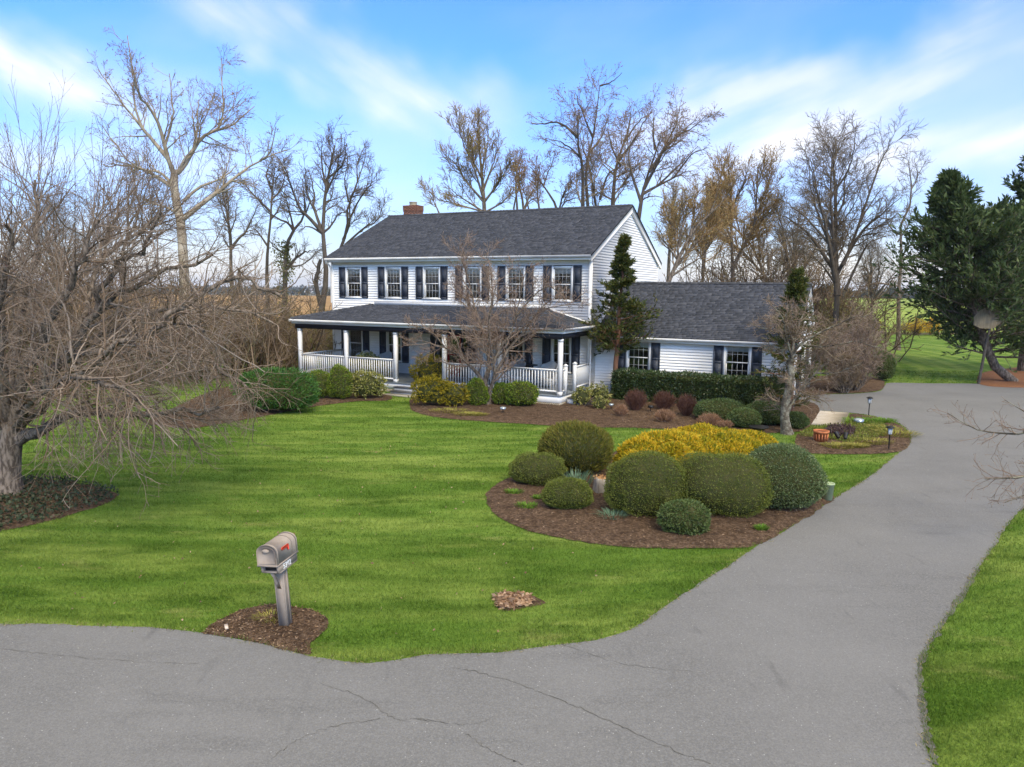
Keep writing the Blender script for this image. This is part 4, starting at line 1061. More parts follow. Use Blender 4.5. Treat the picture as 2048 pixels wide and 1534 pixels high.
m = MB(); m.lathe([(.052, -.004), (.052, .012), (.036, .026), (0, .030)], 14, (0, 0, 0), 1.0, .5); V = np.concatenate(m.v); V = np.stack([V[:, 0], yc - hl - .014 - V[:, 2], 1.235 + V[:, 1] * 1.1], 1); m.v = [V]; m.build('handle', M['taupe'], door, True)
m = MB(); fx = hw + .006
m.prism([(-.17, 1.20), (-.03, 1.20), (-.03, 1.155), (.0, 1.155), (.0, 1.235), (-.17, 1.235)], (0, 1, 0), (0, 0, 1), (fx - .001, yc + .03, 0), (fx + .012, yc + .03, 0)); m.build('flag', M['flag'], mb)
def text_mesh(s, size):
    cu_ = bpy.data.curves.new('txt', 'FONT'); cu_.body = s; cu_.size = size; cu_.extrude = .001; cu_.align_x = 'CENTER'; cu_.offset = 0.0025
    o = bpy.data.objects.new('txt', cu_); COL.objects.link(o); dg = bpy.context.evaluated_depsgraph_get()
    me = bpy.data.meshes.new_from_object(o.evaluated_get(dg)); bpy.data.objects.remove(o); bpy.data.curves.remove(cu_); return me
tm = text_mesh('5382', .105); tm.materials.append(M['white'])
t = obj('house_number', tm, None, tray); t.location = (hw - .0035, yc - .02, .925); t.rotation_euler = (R(90), 0, R(90))
wc = MB(); p_ = G(453, 1262); wc.bar((p_[0] - .03, p_[1] + .06, .065), (p_[0] + .03, p_[1] - .06, .065), .045, .02)
tag(wc.build('wood_scrap', material('pale_wood', (.62, .50, .40), .8)), 'pale wood scrap lying in the mulch left of the mailbox', 'wood scrap')

# ---- garden lights
M['lampglass'] = material('frosted_lamp', (0.55, 0.60, 0.62), 0.2, spec=0.6)
M['steel'] = material('brushed_steel', (0.42, 0.48, 0.50), 0.3, metallic=0.6)
def path_light(pos, label):
    c = thing('path_light', label, 'lamp', pos, 0, 'lantern path lights beside the drive')
    m = MB(); m.lathe([(.018, 0), (.018, .44), (.03, .45), (.03, .47), (0, .47)], 10); m.build('stake', M['black'], c)
    m = MB(); m.lathe([(.045, .47), (.055, .49), (.062, .66), (.0, .66)], 12); m.build('lens', M['lampglass'], c, True)
    for k in range(4):
        a = k * math.pi / 2; m = MB(); m.bar((.058 * math.cos(a), .058 * math.sin(a), .47), (.072 * math.cos(a), .072 * math.sin(a), .665), .01, .01); m.build('cage_bar', M['black'], c)
    m = MB(); m.lathe([(.07, .655), (.125, .665), (.12, .685), (.04, .73), (0, .735)], 14); m.build('cap', M['black'], c)
path_light((*G(1737, 833)[:2], 0.05), 'black lantern path light behind the green groundcover near the walkway')
path_light((*G(1777, 902)[:2], 0.05), 'black lantern path light standing nearest the curve of the drive')
def dome_light(pos, label, h, r, mt):
    c = thing('garden_spotlight', label, 'lamp', pos)
    m = MB(); m.lathe([(.012, 0), (.012, h - r * .8)], 8); m.build('stake', M['black'], c)
    m = MB(); m.lathe([(r * .3, h - r * 1.1), (r * .95, h - r * .75), (r, h - r * .45), (r * .9, h - r * .42)], 14); m.build('bowl', M['black'] if mt != 'steel' else M['steel'], c, True)
    m = MB(); m.lathe([(r * 1.05, h - r * .40), (r * 1.0, h - r * .22), (r * .6, h - .01), (0, h)], 14); m.build('cap', M[mt], c, True)
dome_light((*G(1006, 828)[:2], 0.05), 'small pale metal garden light in the mulch right of the dogwood trunk', .24, .12, 'steel')
dome_light((*G(1222, 822)[:2], 0.05), 'small pale garden light right of the low pieris by the porch corner', .26, .10, 'steel')
dome_light((*G(1301, 826)[:2], 0.05), 'small dark garden light between two round red-twigged shrubs', .26, .11, 'black')
dome_light((*G(1717, 850)[:2], 0.03), 'squat pale blue-grey solar dome light at the edge of the drive bed', .22, .17, 'steel')
for (x, y), a, lb in (((1674, 884), .3, 'left of two small black flood lights in the drive bed'), ((1690, 886), -.5, 'right of two small black flood lights in the drive bed')):
    c = thing('flood_light', lb, 'lamp', (*G(x, y)[:2], 0.05), a)
    m = MB(); m.lathe([(.01, 0), (.01, .12)], 6); m.build('stake', M['black'], c)
    m = MB(); m.tube([(0, -.06, .10), (0, .0, .16), (0, .09, .25)], [.05, .06, .075], 10); m.build('head', M['black'], c)
# ---- pot, bucket, dish, stump, backboard
M['terra'] = material('terracotta', (0.42, 0.115, 0.040), 0.8, c2=(0.52, 0.19, 0.08), scale=9, bump=.2)
M['soil'] = material('soil', (.035, .022, .015), .95)
c = thing('terracotta_pot', 'orange terracotta flower pot in the drive bed', 'flower pot', (*G(1641, 886)[:2], 0.04))
m = MB(); m.lathe([(0, 0), (.17, 0), (.215, .30), (.24, .30), (.245, .37), (.21, .37), (.205, .31), (.165, .05)], 20); m.build('pot', M['terra'], c, True)
m = MB()
for k in range(14):
    a = k * 2 * math.pi / 14; m.bar((.185 * math.cos(a), .185 * math.sin(a), .04), (.214 * math.cos(a), .214 * math.sin(a), .27), .028, .014)
m.build('fluting', M['terra'], c)
m = MB(); m.lathe([(.205, .325), (0, .335)], 14); m.build('soil', M['soil'], c)
M['bucket'] = material('pale_green_plastic', (0.40, 0.50, 0.30), 0.45, c2=(.34, .43, .26), scale=6)
c = thing('bucket', 'pale green plastic bucket beside the large blue-green boxwood', 'bucket', (*G(1655, 1002)[:2], 0.04))
m = MB(); m.lathe([(0, 0), (.10, 0), (.125, .36), (.135, .36), (.135, .385), (.115, .385), (.092, .02), (0, .02)], 20); m.build('tub', M['bucket'], c, True)
m = MB(); m.tube([(.13 * math.cos(a), .13 * math.sin(a), .35 - .10 * math.sin(a / 1.0)) for a in np.linspace(0, math.pi, 10)], .005, 5); m.build('bail', M['steel'], c)
c = thing('bird_bath_dish', 'low black round dish behind the golden shrub', 'dish', (*G(1517, 866)[:2], 0.04))
m = MB(); m.lathe([(0, .02), (.10, 0), (.14, .05), (.30, .14), (.33, .15), (.33, .17), (.28, .16), (.1, .08), (0, .08)], 20, (0, 0, .02)); m.build('dish', M['black'], c, True)
M['stumpbark'] = material('stump_bark', (.36, .33, .28), .9, c2=(.16, .14, .12), scale=9, stretch=(1, 1, .25), bump=.8)
M['stumptop'] = material('stump_top', (.42, .24, .11), .9, c2=(.25, .13, .06), scale=12)
c = thing('tree_stump', 'pale weathered stump with crumbled tan top between clipped bushes', 'stump', (*G(1203, 988)[:2], 0.03))
m = MB(); r_ = np.random.default_rng(3); P = []
m.lathe([(.20, 0), (.19, .1), (.175, .25), (.17, .34), (.12, .36), (.10, .33)], 16); V = np.concatenate(m.v); a = np.arctan2(V[:, 1], V[:, 0]); V[:, :2] *= (1 + .12 * np.sin(a * 5) + .07 * np.sin(a * 9 + 1))[:, None]; m.v = [V]; m.build('bark', M['stumpbark'], c)
m = MB(); V, Q = leaves(np.c_[r_.normal(0, .07, (60, 2)), r_.uniform(.31, .40, 60)], r_.normal(size=(60, 3)), .07, .05, r_); m.add(V, Q); m.lathe([(.15, .335), (.08, .38), (0, .40)], 12); m.build('crumbled_top', M['stumptop'], c)
M['oldwood'] = material('weathered_board', (.20, .175, .125), .9, c2=(.12, .105, .08), scale=5, stretch=(3, 3, .4), bump=.4)
M['polewood'] = material('dark_pole', (.055, .048, .042), .85, c2=(.09, .08, .07), scale=6)
base = G(1957, 768)
c = thing('basketball_backboard', 'weathered fan-shaped basketball backboard on a dark pole under the evergreens', 'backboard', base)
m = MB(); m.tube([(0, 0, 0), (.20, .02, 2.0), (.42, .05, 3.45)], [.075, .065, .055], 8); m.build('pole', M['polewood'], c)
prof = [(-.80, -.42), (-.40, -.60), (.30, -.62), (.78, -.40), (.83, .05), (.62, .33), (.25, .47), (-.15, .48), (-.55, .30), (-.82, -.02)]
bbm = MB(); bbm.prism(prof, (1, .15, 0), (0, 0, 1), (.12, -.10, 3.55), (.12, -.05, 3.55)); bbm.build('board', M['oldwood'], c)
m = MB(); m.bar((.42, .04, 3.35), (.2, -.04, 3.65), .06, .06); m.bar((.42, .04, 3.3), (.6, -.02, 3.75), .06, .06); m.build('brace', M['polewood'], c)
# ---- far farm buildings seen past the left corner of the house
M['barn'] = material('white_barn', (.7, .7, .68), .8); M['barnroof'] = material('barn_roof', (.25, .25, .27), .8)
for k, (x, y, w_) in enumerate(((627, 583.5, 42), (641, 584, 26), (652, 583.5, 34))):
    b0 = D(x, y, 1500); c = thing('barn', ['long low white farm building far off, left of the house', 'small white farm building far off between two others', 'white farm building far off, nearest the house corner'][k], 'barn', (b0[0], b0[1], b0[2] - 3), .3)
    m = MB(); m.box(-w_ / 2, w_ / 2, -7, 7, 0, 6); m.build('wall', M['barn'], c)
    m = MB(); m.prism([(-8, 6.01), (8, 6.01), (0, 9)], (0, 1, 0), (0, 0, 1), (-w_ / 2 - .5, 0, 0), (w_ / 2 + .5, 0, 0)); m.build('roof', M['barnroof'], c)
# ------------------------------------------------------------------ vegetation
def foliage(name, cols, rough=.6, trans=.25, spec=.25): return material(name, rough=rough, spec=spec, island=cols, trans=trans)
M['yew'] = foliage('yew_needles', [(.090, .120, .020), (.130, .165, .028), (.165, .200, .038), (.22, .235, .062)])
M['box'] = foliage('boxwood_leaves', [(.050, .090, .024), (.085, .135, .038), (.120, .170, .055), (.19, .24, .095)])
M['bluebox'] = foliage('blue_boxwood_leaves', [(.070, .120, .040), (.110, .165, .060), (.16, .215, .09), (.25, .30, .16)])
M['freshbox'] = foliage('fresh_boxwood_leaves', [(0.051, 0.105, 0.010), (0.110, 0.186, 0.018), (0.194, 0.279, 0.030), (0.304, 0.338, 0.059)])
M['thuja'] = foliage('globe_cedar_sprays', [(.095, .112, .018), (.145, .155, .026), (.19, .185, .034), (.26, .20, .05)])
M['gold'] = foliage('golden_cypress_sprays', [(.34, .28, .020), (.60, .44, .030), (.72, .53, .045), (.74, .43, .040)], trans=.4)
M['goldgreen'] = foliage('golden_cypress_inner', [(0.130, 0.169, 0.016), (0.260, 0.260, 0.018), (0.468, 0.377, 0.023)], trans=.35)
M['hedge'] = foliage('laurel_leaves', [(.016, .034, .009), (.030, .058, .015), (.048, .082, .022), (.095, .135, .050)], rough=.35, trans=.12, spec=.5)
M['junip'] = foliage('juniper_sprays', [(0.028, 0.094, 0.019), (0.056, 0.152, 0.031), (0.102, 0.227, 0.047)])
M['pieris'] = foliage('pieris_leaves', [(0.069, 0.098, 0.014), (0.184, 0.201, 0.034), (0.391, 0.380, 0.098), (0.667, 0.598, 0.299)], trans=.3)
M['pierisy'] = foliage('golden_pieris_leaves', [(0.075, 0.081, 0.009), (0.184, 0.167, 0.016), (0.345, 0.282, 0.023), (0.529, 0.391, 0.040)], trans=.3)
M['redtwig'] = material('red_twigs', rough=.8, island=[(.060, .026, .018), (.115, .050, .035), (.18, .088, .062)])
M['tantwig'] = material('tan_dead_stems', rough=.9, island=[(.17, .085, .045), (.30, .165, .095), (.40, .25, .16)])
M['spruce'] = foliage('dark_evergreen_sprays', [(.028, .052, .016), (.050, .084, .026), (.078, .118, .038), (.12, .16, .058)])
M['hinoki'] = foliage('hinoki_sprays', [(.030, .045, .010), (.055, .075, .016), (.085, .105, .022), (.14, .125, .032)])
M['shoot'] = foliage('green_shoots', [(.07, .17, .018), (.13, .26, .030), (.22, .35, .055)], trans=.4)
M['irisleaf'] = foliage('blue_green_straps', [(.07, .14, .085), (.13, .22, .14), (.20, .30, .20)], trans=.3)
M['liriope'] = foliage('yellow_lilyturf', [(.14, .16, .025), (.30, .28, .050), (.50, .43, .14)], trans=.35)
M['ivy'] = foliage('dark_ivy', [(.018, .034, .016), (.038, .060, .028), (.075, .095, .050), (.12, .075, .045)])
M['deadleaf'] = foliage('dry_leaves', [(.22, .12, .065), (.40, .25, .15), (.55, .38, .25), (.14, .075, .045)])
M['cover'] = foliage('low_groundcover', [(.10, .15, .02), (.20, .24, .04), (.32, .32, .08)], trans=.35)
M['sedum'] = foliage('purple_sedum', [(.045, .022, .025), (.09, .05, .05), (.15, .095, .085)])
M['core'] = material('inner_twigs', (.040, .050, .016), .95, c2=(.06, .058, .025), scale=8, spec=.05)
M['bark'] = material('grey_brown_bark', (.075, .058, .044), .9, c2=(.23, .185, .145), scale=16, lohi=(.42, .60), stretch=(1, 1, .3), bump=.8, bscale=20, bdist=.03)
M['barkdark'] = material('dark_bark', (.070, .055, .043), .9, c2=(.12, .098, .075), scale=7, stretch=(1, 1, .3), bump=.8, bscale=18, bdist=.03)
M['lichen'] = material('lichened_bark', (.105, .085, .062), .9, c2=(.25, .235, .18), scale=6, lohi=(.46, .58), c3=(.055, .045, .035), scale3=10, bump=.8, bscale=22, bdist=.02)
M['redbark'] = material('reddish_bark', (.15, .072, .042), .9, c2=(.22, .11, .065), scale=8, stretch=(1, 1, .25), bump=.7)
M['syc'] = material('sycamore_bark', (.30, .235, .155), .85, c2=(.46, .39, .29), scale=1.6, c3=(.20, .15, .10), scale3=.9)
M['twig'] = material('grey_twigs', rough=.85, island=[(.15, .115, .075), (.235, .18, .12), (.33, .26, .18)], spec=.15)
M['twigpink'] = material('pinkish_twigs', rough=.85, island=[(.165, .110, .080), (.24, .170, .128), (.33, .25, .195)], spec=.15)
M['twigcherry'] = material('cherry_twigs', rough=.8, island=[(.12, .082, .056), (.185, .135, .096), (.255, .195, .148), (.33, .265, .21)], spec=.2)
M['twigdark'] = material('dark_twigs', rough=.85, island=[(.095, .072, .048), (.15, .115, .078), (.21, .165, .115)], spec=.15)
M['twigorange'] = material('orange_twigs', rough=.85, island=[(.17, .105, .050), (.26, .165, .075), (.34, .22, .10)], spec=.15)
M['budred'] = foliage('red_buds', [(.22, .085, .045), (.30, .14, .075), (.36, .20, .11)])
M['budgold'] = foliage('golden_buds', [(.40, .27, .11), (.50, .36, .17), (.36, .31, .12)])
M['budgreen'] = foliage('green_gold_buds', [(.34, .31, .10), (.46, .41, .15), (.40, .31, .14)])
M['budcherry'] = foliage('cherry_buds', [(.16, .060, .045), (.22, .10, .075)])
M['brush'] = material('brush_twigs', rough=.9, island=[(.11, .075, .048), (.17, .120, .080), (.23, .165, .110), (.16, .135, .07)], spec=.1)
M['brushgreen'] = foliage('brush_leaves', [(.14, .14, .04), (.22, .20, .06), (.16, .11, .05)])
M['forsy'] = foliage('forsythia_flowers', [(.60, .36, .015), (.75, .46, .02), (.45, .32, .04)])

def pbox(x0, x1, ytop, ybase, depth_ratio=.8):
    """pixel extent of a bush -> base centre, half width, half depth, height"""
    xc = (x0 + x1) / 2; f = G(xc, ybase); Y = f[1]
    hw = (x1 - x0) / 2 * Y / F
    hd = hw * depth_ratio; Yc = Y + hd
    hw = (x1 - x0) / 2 * Yc / F * 1.0
    c = D(xc, ybase, Yc); c = np.array([c[0], Yc, 0.03])
    h = D(xc, ytop, Yc)[2]
    return c, hw, hd, max(h, .15)
def lumps(rng, n=12, amp=.06):
    amp = amp * .62; k = rng.normal(size=(n, 3)) * np.where(np.arange(n) < 6, 2.2, 5.5)[:, None]; ph = rng.uniform(0, 6.28, n); a = rng.uniform(.4, 1, n) * amp
    return lambda d: 1 + (np.cos(d @ k.T + ph) * a).sum(1)
def bush(name, label, cat, box, mat, n, L, W, seed,  group=None, pw=2.15, amp=.055, up=.25, jit=.55, depth=.8, zc=.42, core=True, loose=.05, stems=4, out=1.0, core_s=.90, taper=0.0, mat2=None):
    rng = np.random.default_rng(seed); c, hw, hd, h = pbox(*box, depth) if len(box) == 4 else box
    hw, hd = hw * 1.04, hd * 1.04
    t = thing(name, label, cat, c, 0, group)
    fn = lumps(rng, amp=amp)
    cz = h * zc; rz_up = h - cz
    def shape(d):
        q = np.abs(d / np.array([1, 1, 1.0])) ** pw
        r = q.sum(1) ** (-1 / pw)
        s = d * r[:, None] * fn(d)[:, None]
        s[:, 2] = np.where(s[:, 2] > 0, s[:, 2] * rz_up, np.maximum(s[:, 2] * cz * 1.05, -cz))
        k = 1 - taper * np.clip((s[:, 2] / rz_up), 0, 1)
        s[:, 0] *= hw * k; s[:, 1] *= hd * k
        return s
    d = rng.normal(size=(n * 2, 3)); d /= np.linalg.norm(d, axis=1, keepdims=True); d = d[d[:, 2] > -.75][:n]
    s = shape(d); inn = 1 - np.abs(rng.normal(0, loose, len(d))); inn = np.where(rng.uniform(size=len(d)) < .05, 1 + rng.uniform(0, .045, len(d)), inn)
    P = s * inn[:, None]; P[:, 2] += cz
    dr = s / np.array([hw, hd, h]) ** 1; dr /= np.linalg.norm(dr, axis=1, keepdims=True); dr = dr * out; dr[:, 2] += up
    P = P - dr * (L * .35)
    k = P[:, 2] > .0
    V, Q = leaves(P[k], dr[k], L, W, rng, jit)
    obj('foliage', new_mesh('foliage', V, [Q]), mat, t)
    if mat2 is not None:
        m2 = max(50, n // 3); d2 = d[:m2]; P2 = shape(d2) * .90; P2[:, 2] += cz; P2 = P2[P2[:, 2] > 0]
        V, Q = leaves(P2, np.ones_like(P2) * np.array([0, 0, .4]) + (P2 - np.array([0, 0, cz])), L, W, rng, .7); obj('inner_foliage', new_mesh('inner_foliage', V, [Q]), mat2, t)
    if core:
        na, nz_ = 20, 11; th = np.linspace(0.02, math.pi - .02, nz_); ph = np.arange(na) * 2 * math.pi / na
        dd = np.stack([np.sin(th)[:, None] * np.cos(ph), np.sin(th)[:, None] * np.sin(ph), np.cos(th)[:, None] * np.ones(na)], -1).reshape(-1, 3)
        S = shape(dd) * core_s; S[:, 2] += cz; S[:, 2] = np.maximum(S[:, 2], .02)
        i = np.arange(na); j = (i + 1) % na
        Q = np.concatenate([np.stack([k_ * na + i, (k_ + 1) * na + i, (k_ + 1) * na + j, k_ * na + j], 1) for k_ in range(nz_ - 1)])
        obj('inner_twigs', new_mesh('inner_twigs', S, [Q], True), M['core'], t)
    if stems:
        P0 = np.zeros((stems, 4, 3)); a = rng.uniform(0, 6.28, stems)
        for q in range(4): P0[:, q, 0] = np.cos(a) * hw * .12 * (1 + q); P0[:, q, 1] = np.sin(a) * hd * .12 * (1 + q); P0[:, q, 2] = q * h * .2
        wood('stems', [((P0, np.full((stems, 4), .018)), 5)], M['bark'], t, (0, 0, 0))
    return t

# ---- island bed
bush('globe_cedar', 'bronze-green shaggy globe shrub on short visible trunks at the back of the island bed', 'shrub', (1080, 1222, 845, 962), M['thuja'], 9000, .10, .022, 1, amp=.03, up=.9, jit=.28, zc=.50, pw=2.2, stems=7, out=.8, taper=.05)
bush('yew_bush', 'low wide clipped dark yew at the left end of the island bed', 'shrub', (1016, 1132, 908, 980), M['yew'], 9000, .036, .018, 2, 'clipped yews in the island bed')
bush('yew_bush', 'small rounded clipped yew in front of the stump', 'shrub', (1087, 1190, 957, 1030), M['yew'], 9000, .034, .017, 3, 'clipped yews in the island bed')
bush('yew_bush', 'large clipped yew mound left of the dark cleft between two', 'shrub', (1207, 1372, 910, 1046), M['yew'], 17000, .034, .017, 4, 'clipped yews in the island bed', zc=.42)
bush('yew_bush', 'large clipped yew mound right of the dark cleft, widest of all', 'shrub', (1340, 1538, 903, 1046), M['yew'], 18000, .034, .017, 5, 'clipped yews in the island bed', zc=.38)
bush('boxwood', 'large pale blue-green clipped boxwood next to the drive', 'shrub', (1474, 1640, 889, 1034), M['bluebox'], 17000, .038, .024, 6, zc=.42, amp=.03)
bush('boxwood', 'smallest green boxwood at the front of the island bed', 'shrub', (1316, 1414, 1004, 1078), M['box'], 5200, .05, .026, 7, pw=2.2, loose=.08)
# golden thread cypress: one plant of several soft mounds
def golden():
    rng = np.random.default_rng(31)
    base = G(1385, 945); t = thing('golden_cypress', 'sprawling golden-yellow cypress mound at the back of the island bed', 'shrub', base)
    Vs, Qs, n, V2, Q2, n2 = [], [], 0, [], [], 0; core = MB()
    for x0, x1, yt, yb in ((1222, 1330, 880, 960), (1262, 1400, 864, 930), (1330, 1480, 851, 915), (1330, 1450, 872, 940), (1390, 1500, 858, 905), (1440, 1556, 864, 908), (1410, 1515, 882, 930), (1225, 1300, 905, 985), (1470, 1545, 888, 925), (1290, 1420, 866, 950), (1400, 1520, 866, 925), (1300, 1390, 884, 965)):
        c, hw, hd, h = pbox(x0, x1, yt, yb, .9); c = c - base; fn = lumps(rng, amp=.05)
        m = int(3800 * hw * max(h, .5)) + 900
        d = rng.normal(size=(m, 3)); d /= np.linalg.norm(d, axis=1, keepdims=True); d[:, 2] = np.abs(d[:, 2]) * 1.0
        P = d * fn(d)[:, None] * np.array([hw, hd, h]) * (1 - np.abs(rng.normal(0, .06, m)))[:, None] + c
        dr = d + np.array([0, 0, .35]); v, q = leaves(P - dr * .04, dr, .095, .034, rng, .5); Vs.append(v); Qs.append(q + n); n += len(v)
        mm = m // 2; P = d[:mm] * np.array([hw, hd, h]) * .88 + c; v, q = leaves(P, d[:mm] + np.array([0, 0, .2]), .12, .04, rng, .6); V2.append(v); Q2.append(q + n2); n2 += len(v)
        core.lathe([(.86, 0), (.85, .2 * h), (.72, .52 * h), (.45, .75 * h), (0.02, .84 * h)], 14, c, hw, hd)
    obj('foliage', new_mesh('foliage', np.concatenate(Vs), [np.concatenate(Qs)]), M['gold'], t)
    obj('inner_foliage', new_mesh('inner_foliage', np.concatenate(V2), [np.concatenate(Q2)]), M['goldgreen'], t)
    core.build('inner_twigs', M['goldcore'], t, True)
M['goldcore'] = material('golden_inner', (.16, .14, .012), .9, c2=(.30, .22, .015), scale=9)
golden()
# ---- beds by the house
bush('boxwood', 'clipped dark mound shrub in front of the laurel hedge, widest of its row', 'shrub', (1390, 1488, 801, 850), M['box'], 7000, .06, .026, 11, 'clipped mounds before the hedge', zc=.4)
bush('boxwood', 'clipped dark mound shrub standing foremost before the hedge', 'shrub', (1455, 1518, 817, 862), M['box'], 5000, .055, .026, 12, 'clipped mounds before the hedge', zc=.4)
bush('boxwood', 'clipped dark mound shrub left of the pale lichened trunk', 'shrub', (1490, 1575, 803, 857), M['box'], 6500, .06, .026, 13, 'clipped mounds before the hedge', zc=.42)
bush('boxwood', 'small dark shrub right of the pale lichened trunk', 'shrub', (1570, 1613, 826, 862), M['box'], 3500, .06, .03, 14, 'clipped mounds before the hedge')
def hedge():
    rng = np.random.default_rng(15); t = thing('laurel_hedge', 'long square-clipped glossy dark green hedge before the garage wing', 'hedge', HW(1.25, -.45), -YAW)
    L_, Dp, Hh = 6.95, .95, 1.26; n = 20000
    f = rng.uniform(size=n); P = np.empty((n, 3)); N = np.zeros((n, 3))
    a, b = rng.uniform(size=n), rng.uniform(size=n)
    k = f < .62; P[k] = np.stack([a * L_, 0 * a, b * Hh], 1)[k]; N[k] = (0, -1, .3)
    k2 = (f >= .62) & (f < .88); P[k2] = np.stack([a * L_, b * Dp, 0 * a + Hh], 1)[k2]; N[k2] = (0, 0, 1)
    k3 = f >= .88; P[k3] = np.stack([np.where(a > .5, L_, 0), b * Dp, rng.uniform(size=n) * Hh], 1)[k3]; N[k3] = np.stack([np.where(a > .5, 1.0, -1.0), 0 * a, 0 * a + .3], 1)[k3]
    w = .025 * np.sin(P[:, 0] * 2.3) + .02 * np.sin(P[:, 0] * 5.1 + P[:, 2] * 4) + rng.normal(0, .032, n)
    P += N * w[:, None]; P[:, 2] = np.where((P[:, 2] > Hh - .12), P[:, 2] - .08 * np.clip(.1 - P[:, 1], 0, .1) / .1, P[:, 2]); P[:, 2] = np.maximum(P[:, 2], .03)
    V, Q = leaves(P, N, .085, .04, rng, .75); obj('foliage', new_mesh('foliage', V, [Q]), M['hedge'], t)
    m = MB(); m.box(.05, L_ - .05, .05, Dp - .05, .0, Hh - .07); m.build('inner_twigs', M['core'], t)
hedge()
def twig_shrub(name, label, box, mat, n, seed, group, spread=.5, r=.006, depth=.8, kn=5, kl=.45):
    rng = np.random.default_rng(seed); c, hw, hd, h = pbox(*box, depth); t = thing(name, label, 'shrub', c, 0, group)
    a = rng.uniform(0, 6.28, n); rr = np.sqrt(rng.uniform(0, 1, n)); K = 4
    P = np.zeros((n, K, 3)); el = np.sqrt(np.clip(1 - (rr * .95) ** 2.4, 0, 1)) * .72 + .28
    for k in range(K):
        f = k / (K - 1); g = .18 + .82 * f ** .8
        P[:, k, 0] = np.cos(a) * rr * hw * g; P[:, k, 1] = np.sin(a) * rr * hd * g; P[:, k, 2] = h * el * f * rng.uniform(.8, 1.02, n)
    P[:, 1:] += rng.normal(0, .02, P[:, 1:].shape) * np.array([1, 1, .4])
    S = (P, np.linspace(r * 1.5, r * .7, K)[None] * np.ones((n, 1)))
    tw = kids(S, rng, n=kn, t0=.35, ang=32, lf=kl, fall=.6, K=2, rtip=r * .6, ratio=.8, trop=.05)
    wood('stems', [(S, 3), (tw, 3)], mat, t, (0, 0, 0)); return t
for i, (bx, lb) in enumerate((((1247, 1294, 782, 826), 'round dark red-twigged shrub nearest the hinoki trunk'), ((1304, 1351, 785, 824), 'middle of three round dark red-twigged shrubs before the hedge'), ((1352, 1394, 792, 837), 'round dark red-twigged shrub nearest the clipped mounds'))):
    twig_shrub('red_twig_shrub', lb, bx, M['redtwig'], 250, 40 + i, 'red-twigged shrubs before the hedge', kn=5, kl=.5)
for i, (bx, lb) in enumerate((((1227, 1256, 811, 837), 'smallest dry tan spiraea tuft, farthest left in the bed'), ((1307, 1350, 820, 850), 'dry tan spiraea tuft below the red-twigged shrubs'), ((1393, 1442, 828, 858), 'dry tan spiraea tuft just behind the golden cypress'), ((1432, 1466, 842, 862), 'low dry tan tuft right beside the larger tan one'))):
    twig_shrub('dry_spiraea', lb, bx, M['tantwig'], 210, 50 + i, 'dry tan spiraea tufts')
bush('juniper', 'feathery bright green juniper at the left end of the porch bed', 'shrub', (480, 628, 738, 832), M['junip'], 11000, .13, .035, 16, amp=.10, up=.35, jit=.5, depth=.55, loose=.10, pw=2.0)
bush('boxwood', 'rounded green boxwood below the left porch railing, farther left', 'shrub', (608, 668, 742, 802), M['freshbox'], 5500, .06, .032, 17, 'boxwoods under the porch railing', loose=.08)
bush('boxwood', 'rounded green boxwood below the left railing, touching the pale pieris', 'shrub', (655, 705, 731, 803), M['freshbox'], 5500, .06, .032, 18, 'boxwoods under the porch railing', loose=.08)
def pieris(label, boxes, mat, seed, n):
    rng = np.random.default_rng(seed); c0, *_ = pbox(*boxes[0], .7); t = thing('pieris', label, 'shrub', c0, 0, 'pieris bushes by the porch')
    Vs, Qs, k = [], [], 0; tips = []
    for bx in boxes:
        c, hw, hd, h = pbox(*bx, .7); fn = lumps(rng, amp=.10); m = int(n * hw * h / .9)
        d = rng.normal(size=(m, 3)); d /= np.linalg.norm(d, axis=1, keepdims=True); d = d[d[:, 2] > -.7]
        P = d * fn(d)[:, None] * np.array([hw, hd, h * .52]) * (1 - np.abs(rng.normal(0, .13, len(d))))[:, None] + (c - c0) + np.array([0, 0, h * .50]); tips.append(P[:10])
        P = np.repeat(P, 7, 0); dr = np.repeat(d, 7, 0) + np.array([0, 0, .25]); v, q = leaves(P, dr, .095, .032, rng, .85); Vs.append(v); Qs.append(q + k); k += len(v)
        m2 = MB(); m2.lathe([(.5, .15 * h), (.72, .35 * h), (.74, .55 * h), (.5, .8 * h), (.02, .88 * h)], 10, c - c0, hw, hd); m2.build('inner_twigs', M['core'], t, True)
    obj('foliage', new_mesh('foliage', np.concatenate(Vs), [np.concatenate(Qs)]), mat, t)
    T = np.concatenate(tips); B = np.zeros_like(T); B[:, :2] = T[:, :2] * .15
    P = np.stack([B, B * .5 + T * .4 + np.array([0, 0, .08]), T], 1); wood('stems', [((P, np.tile(np.array([.022, .015, .006]), (len(T), 1))), 5)], M['bark'], t, (0, 0, 0))
pieris('tall cream-flecked pieris left of the front steps', [(686, 776, 707, 775), (690, 772, 745, 803)], M['pieris'], 19, 620)
pieris('tall golden-tipped pieris right of the front steps', [(826, 900, 711, 790), (822, 905, 755, 818), (878, 936, 768, 818)], M['pierisy'], 20, 620)
pieris('low open pieris with crooked stems at the right porch corner', [(1145, 1182, 775, 815), (1176, 1222, 771, 812), (1185, 1215, 795, 822)], M['pieris'], 21, 420)
bush('boxwood', 'round boxwood just left of the dogwood trunk', 'shrub', (931, 978, 759, 815), M['freshbox'], 5000, .06, .032, 22, 'boxwoods before the right railing', loose=.07)
bush('boxwood', 'boxwood half hidden just right of the dogwood trunk', 'shrub', (984, 1022, 764, 814), M['freshbox'], 4000, .06, .032, 23, 'boxwoods before the right railing', loose=.09)
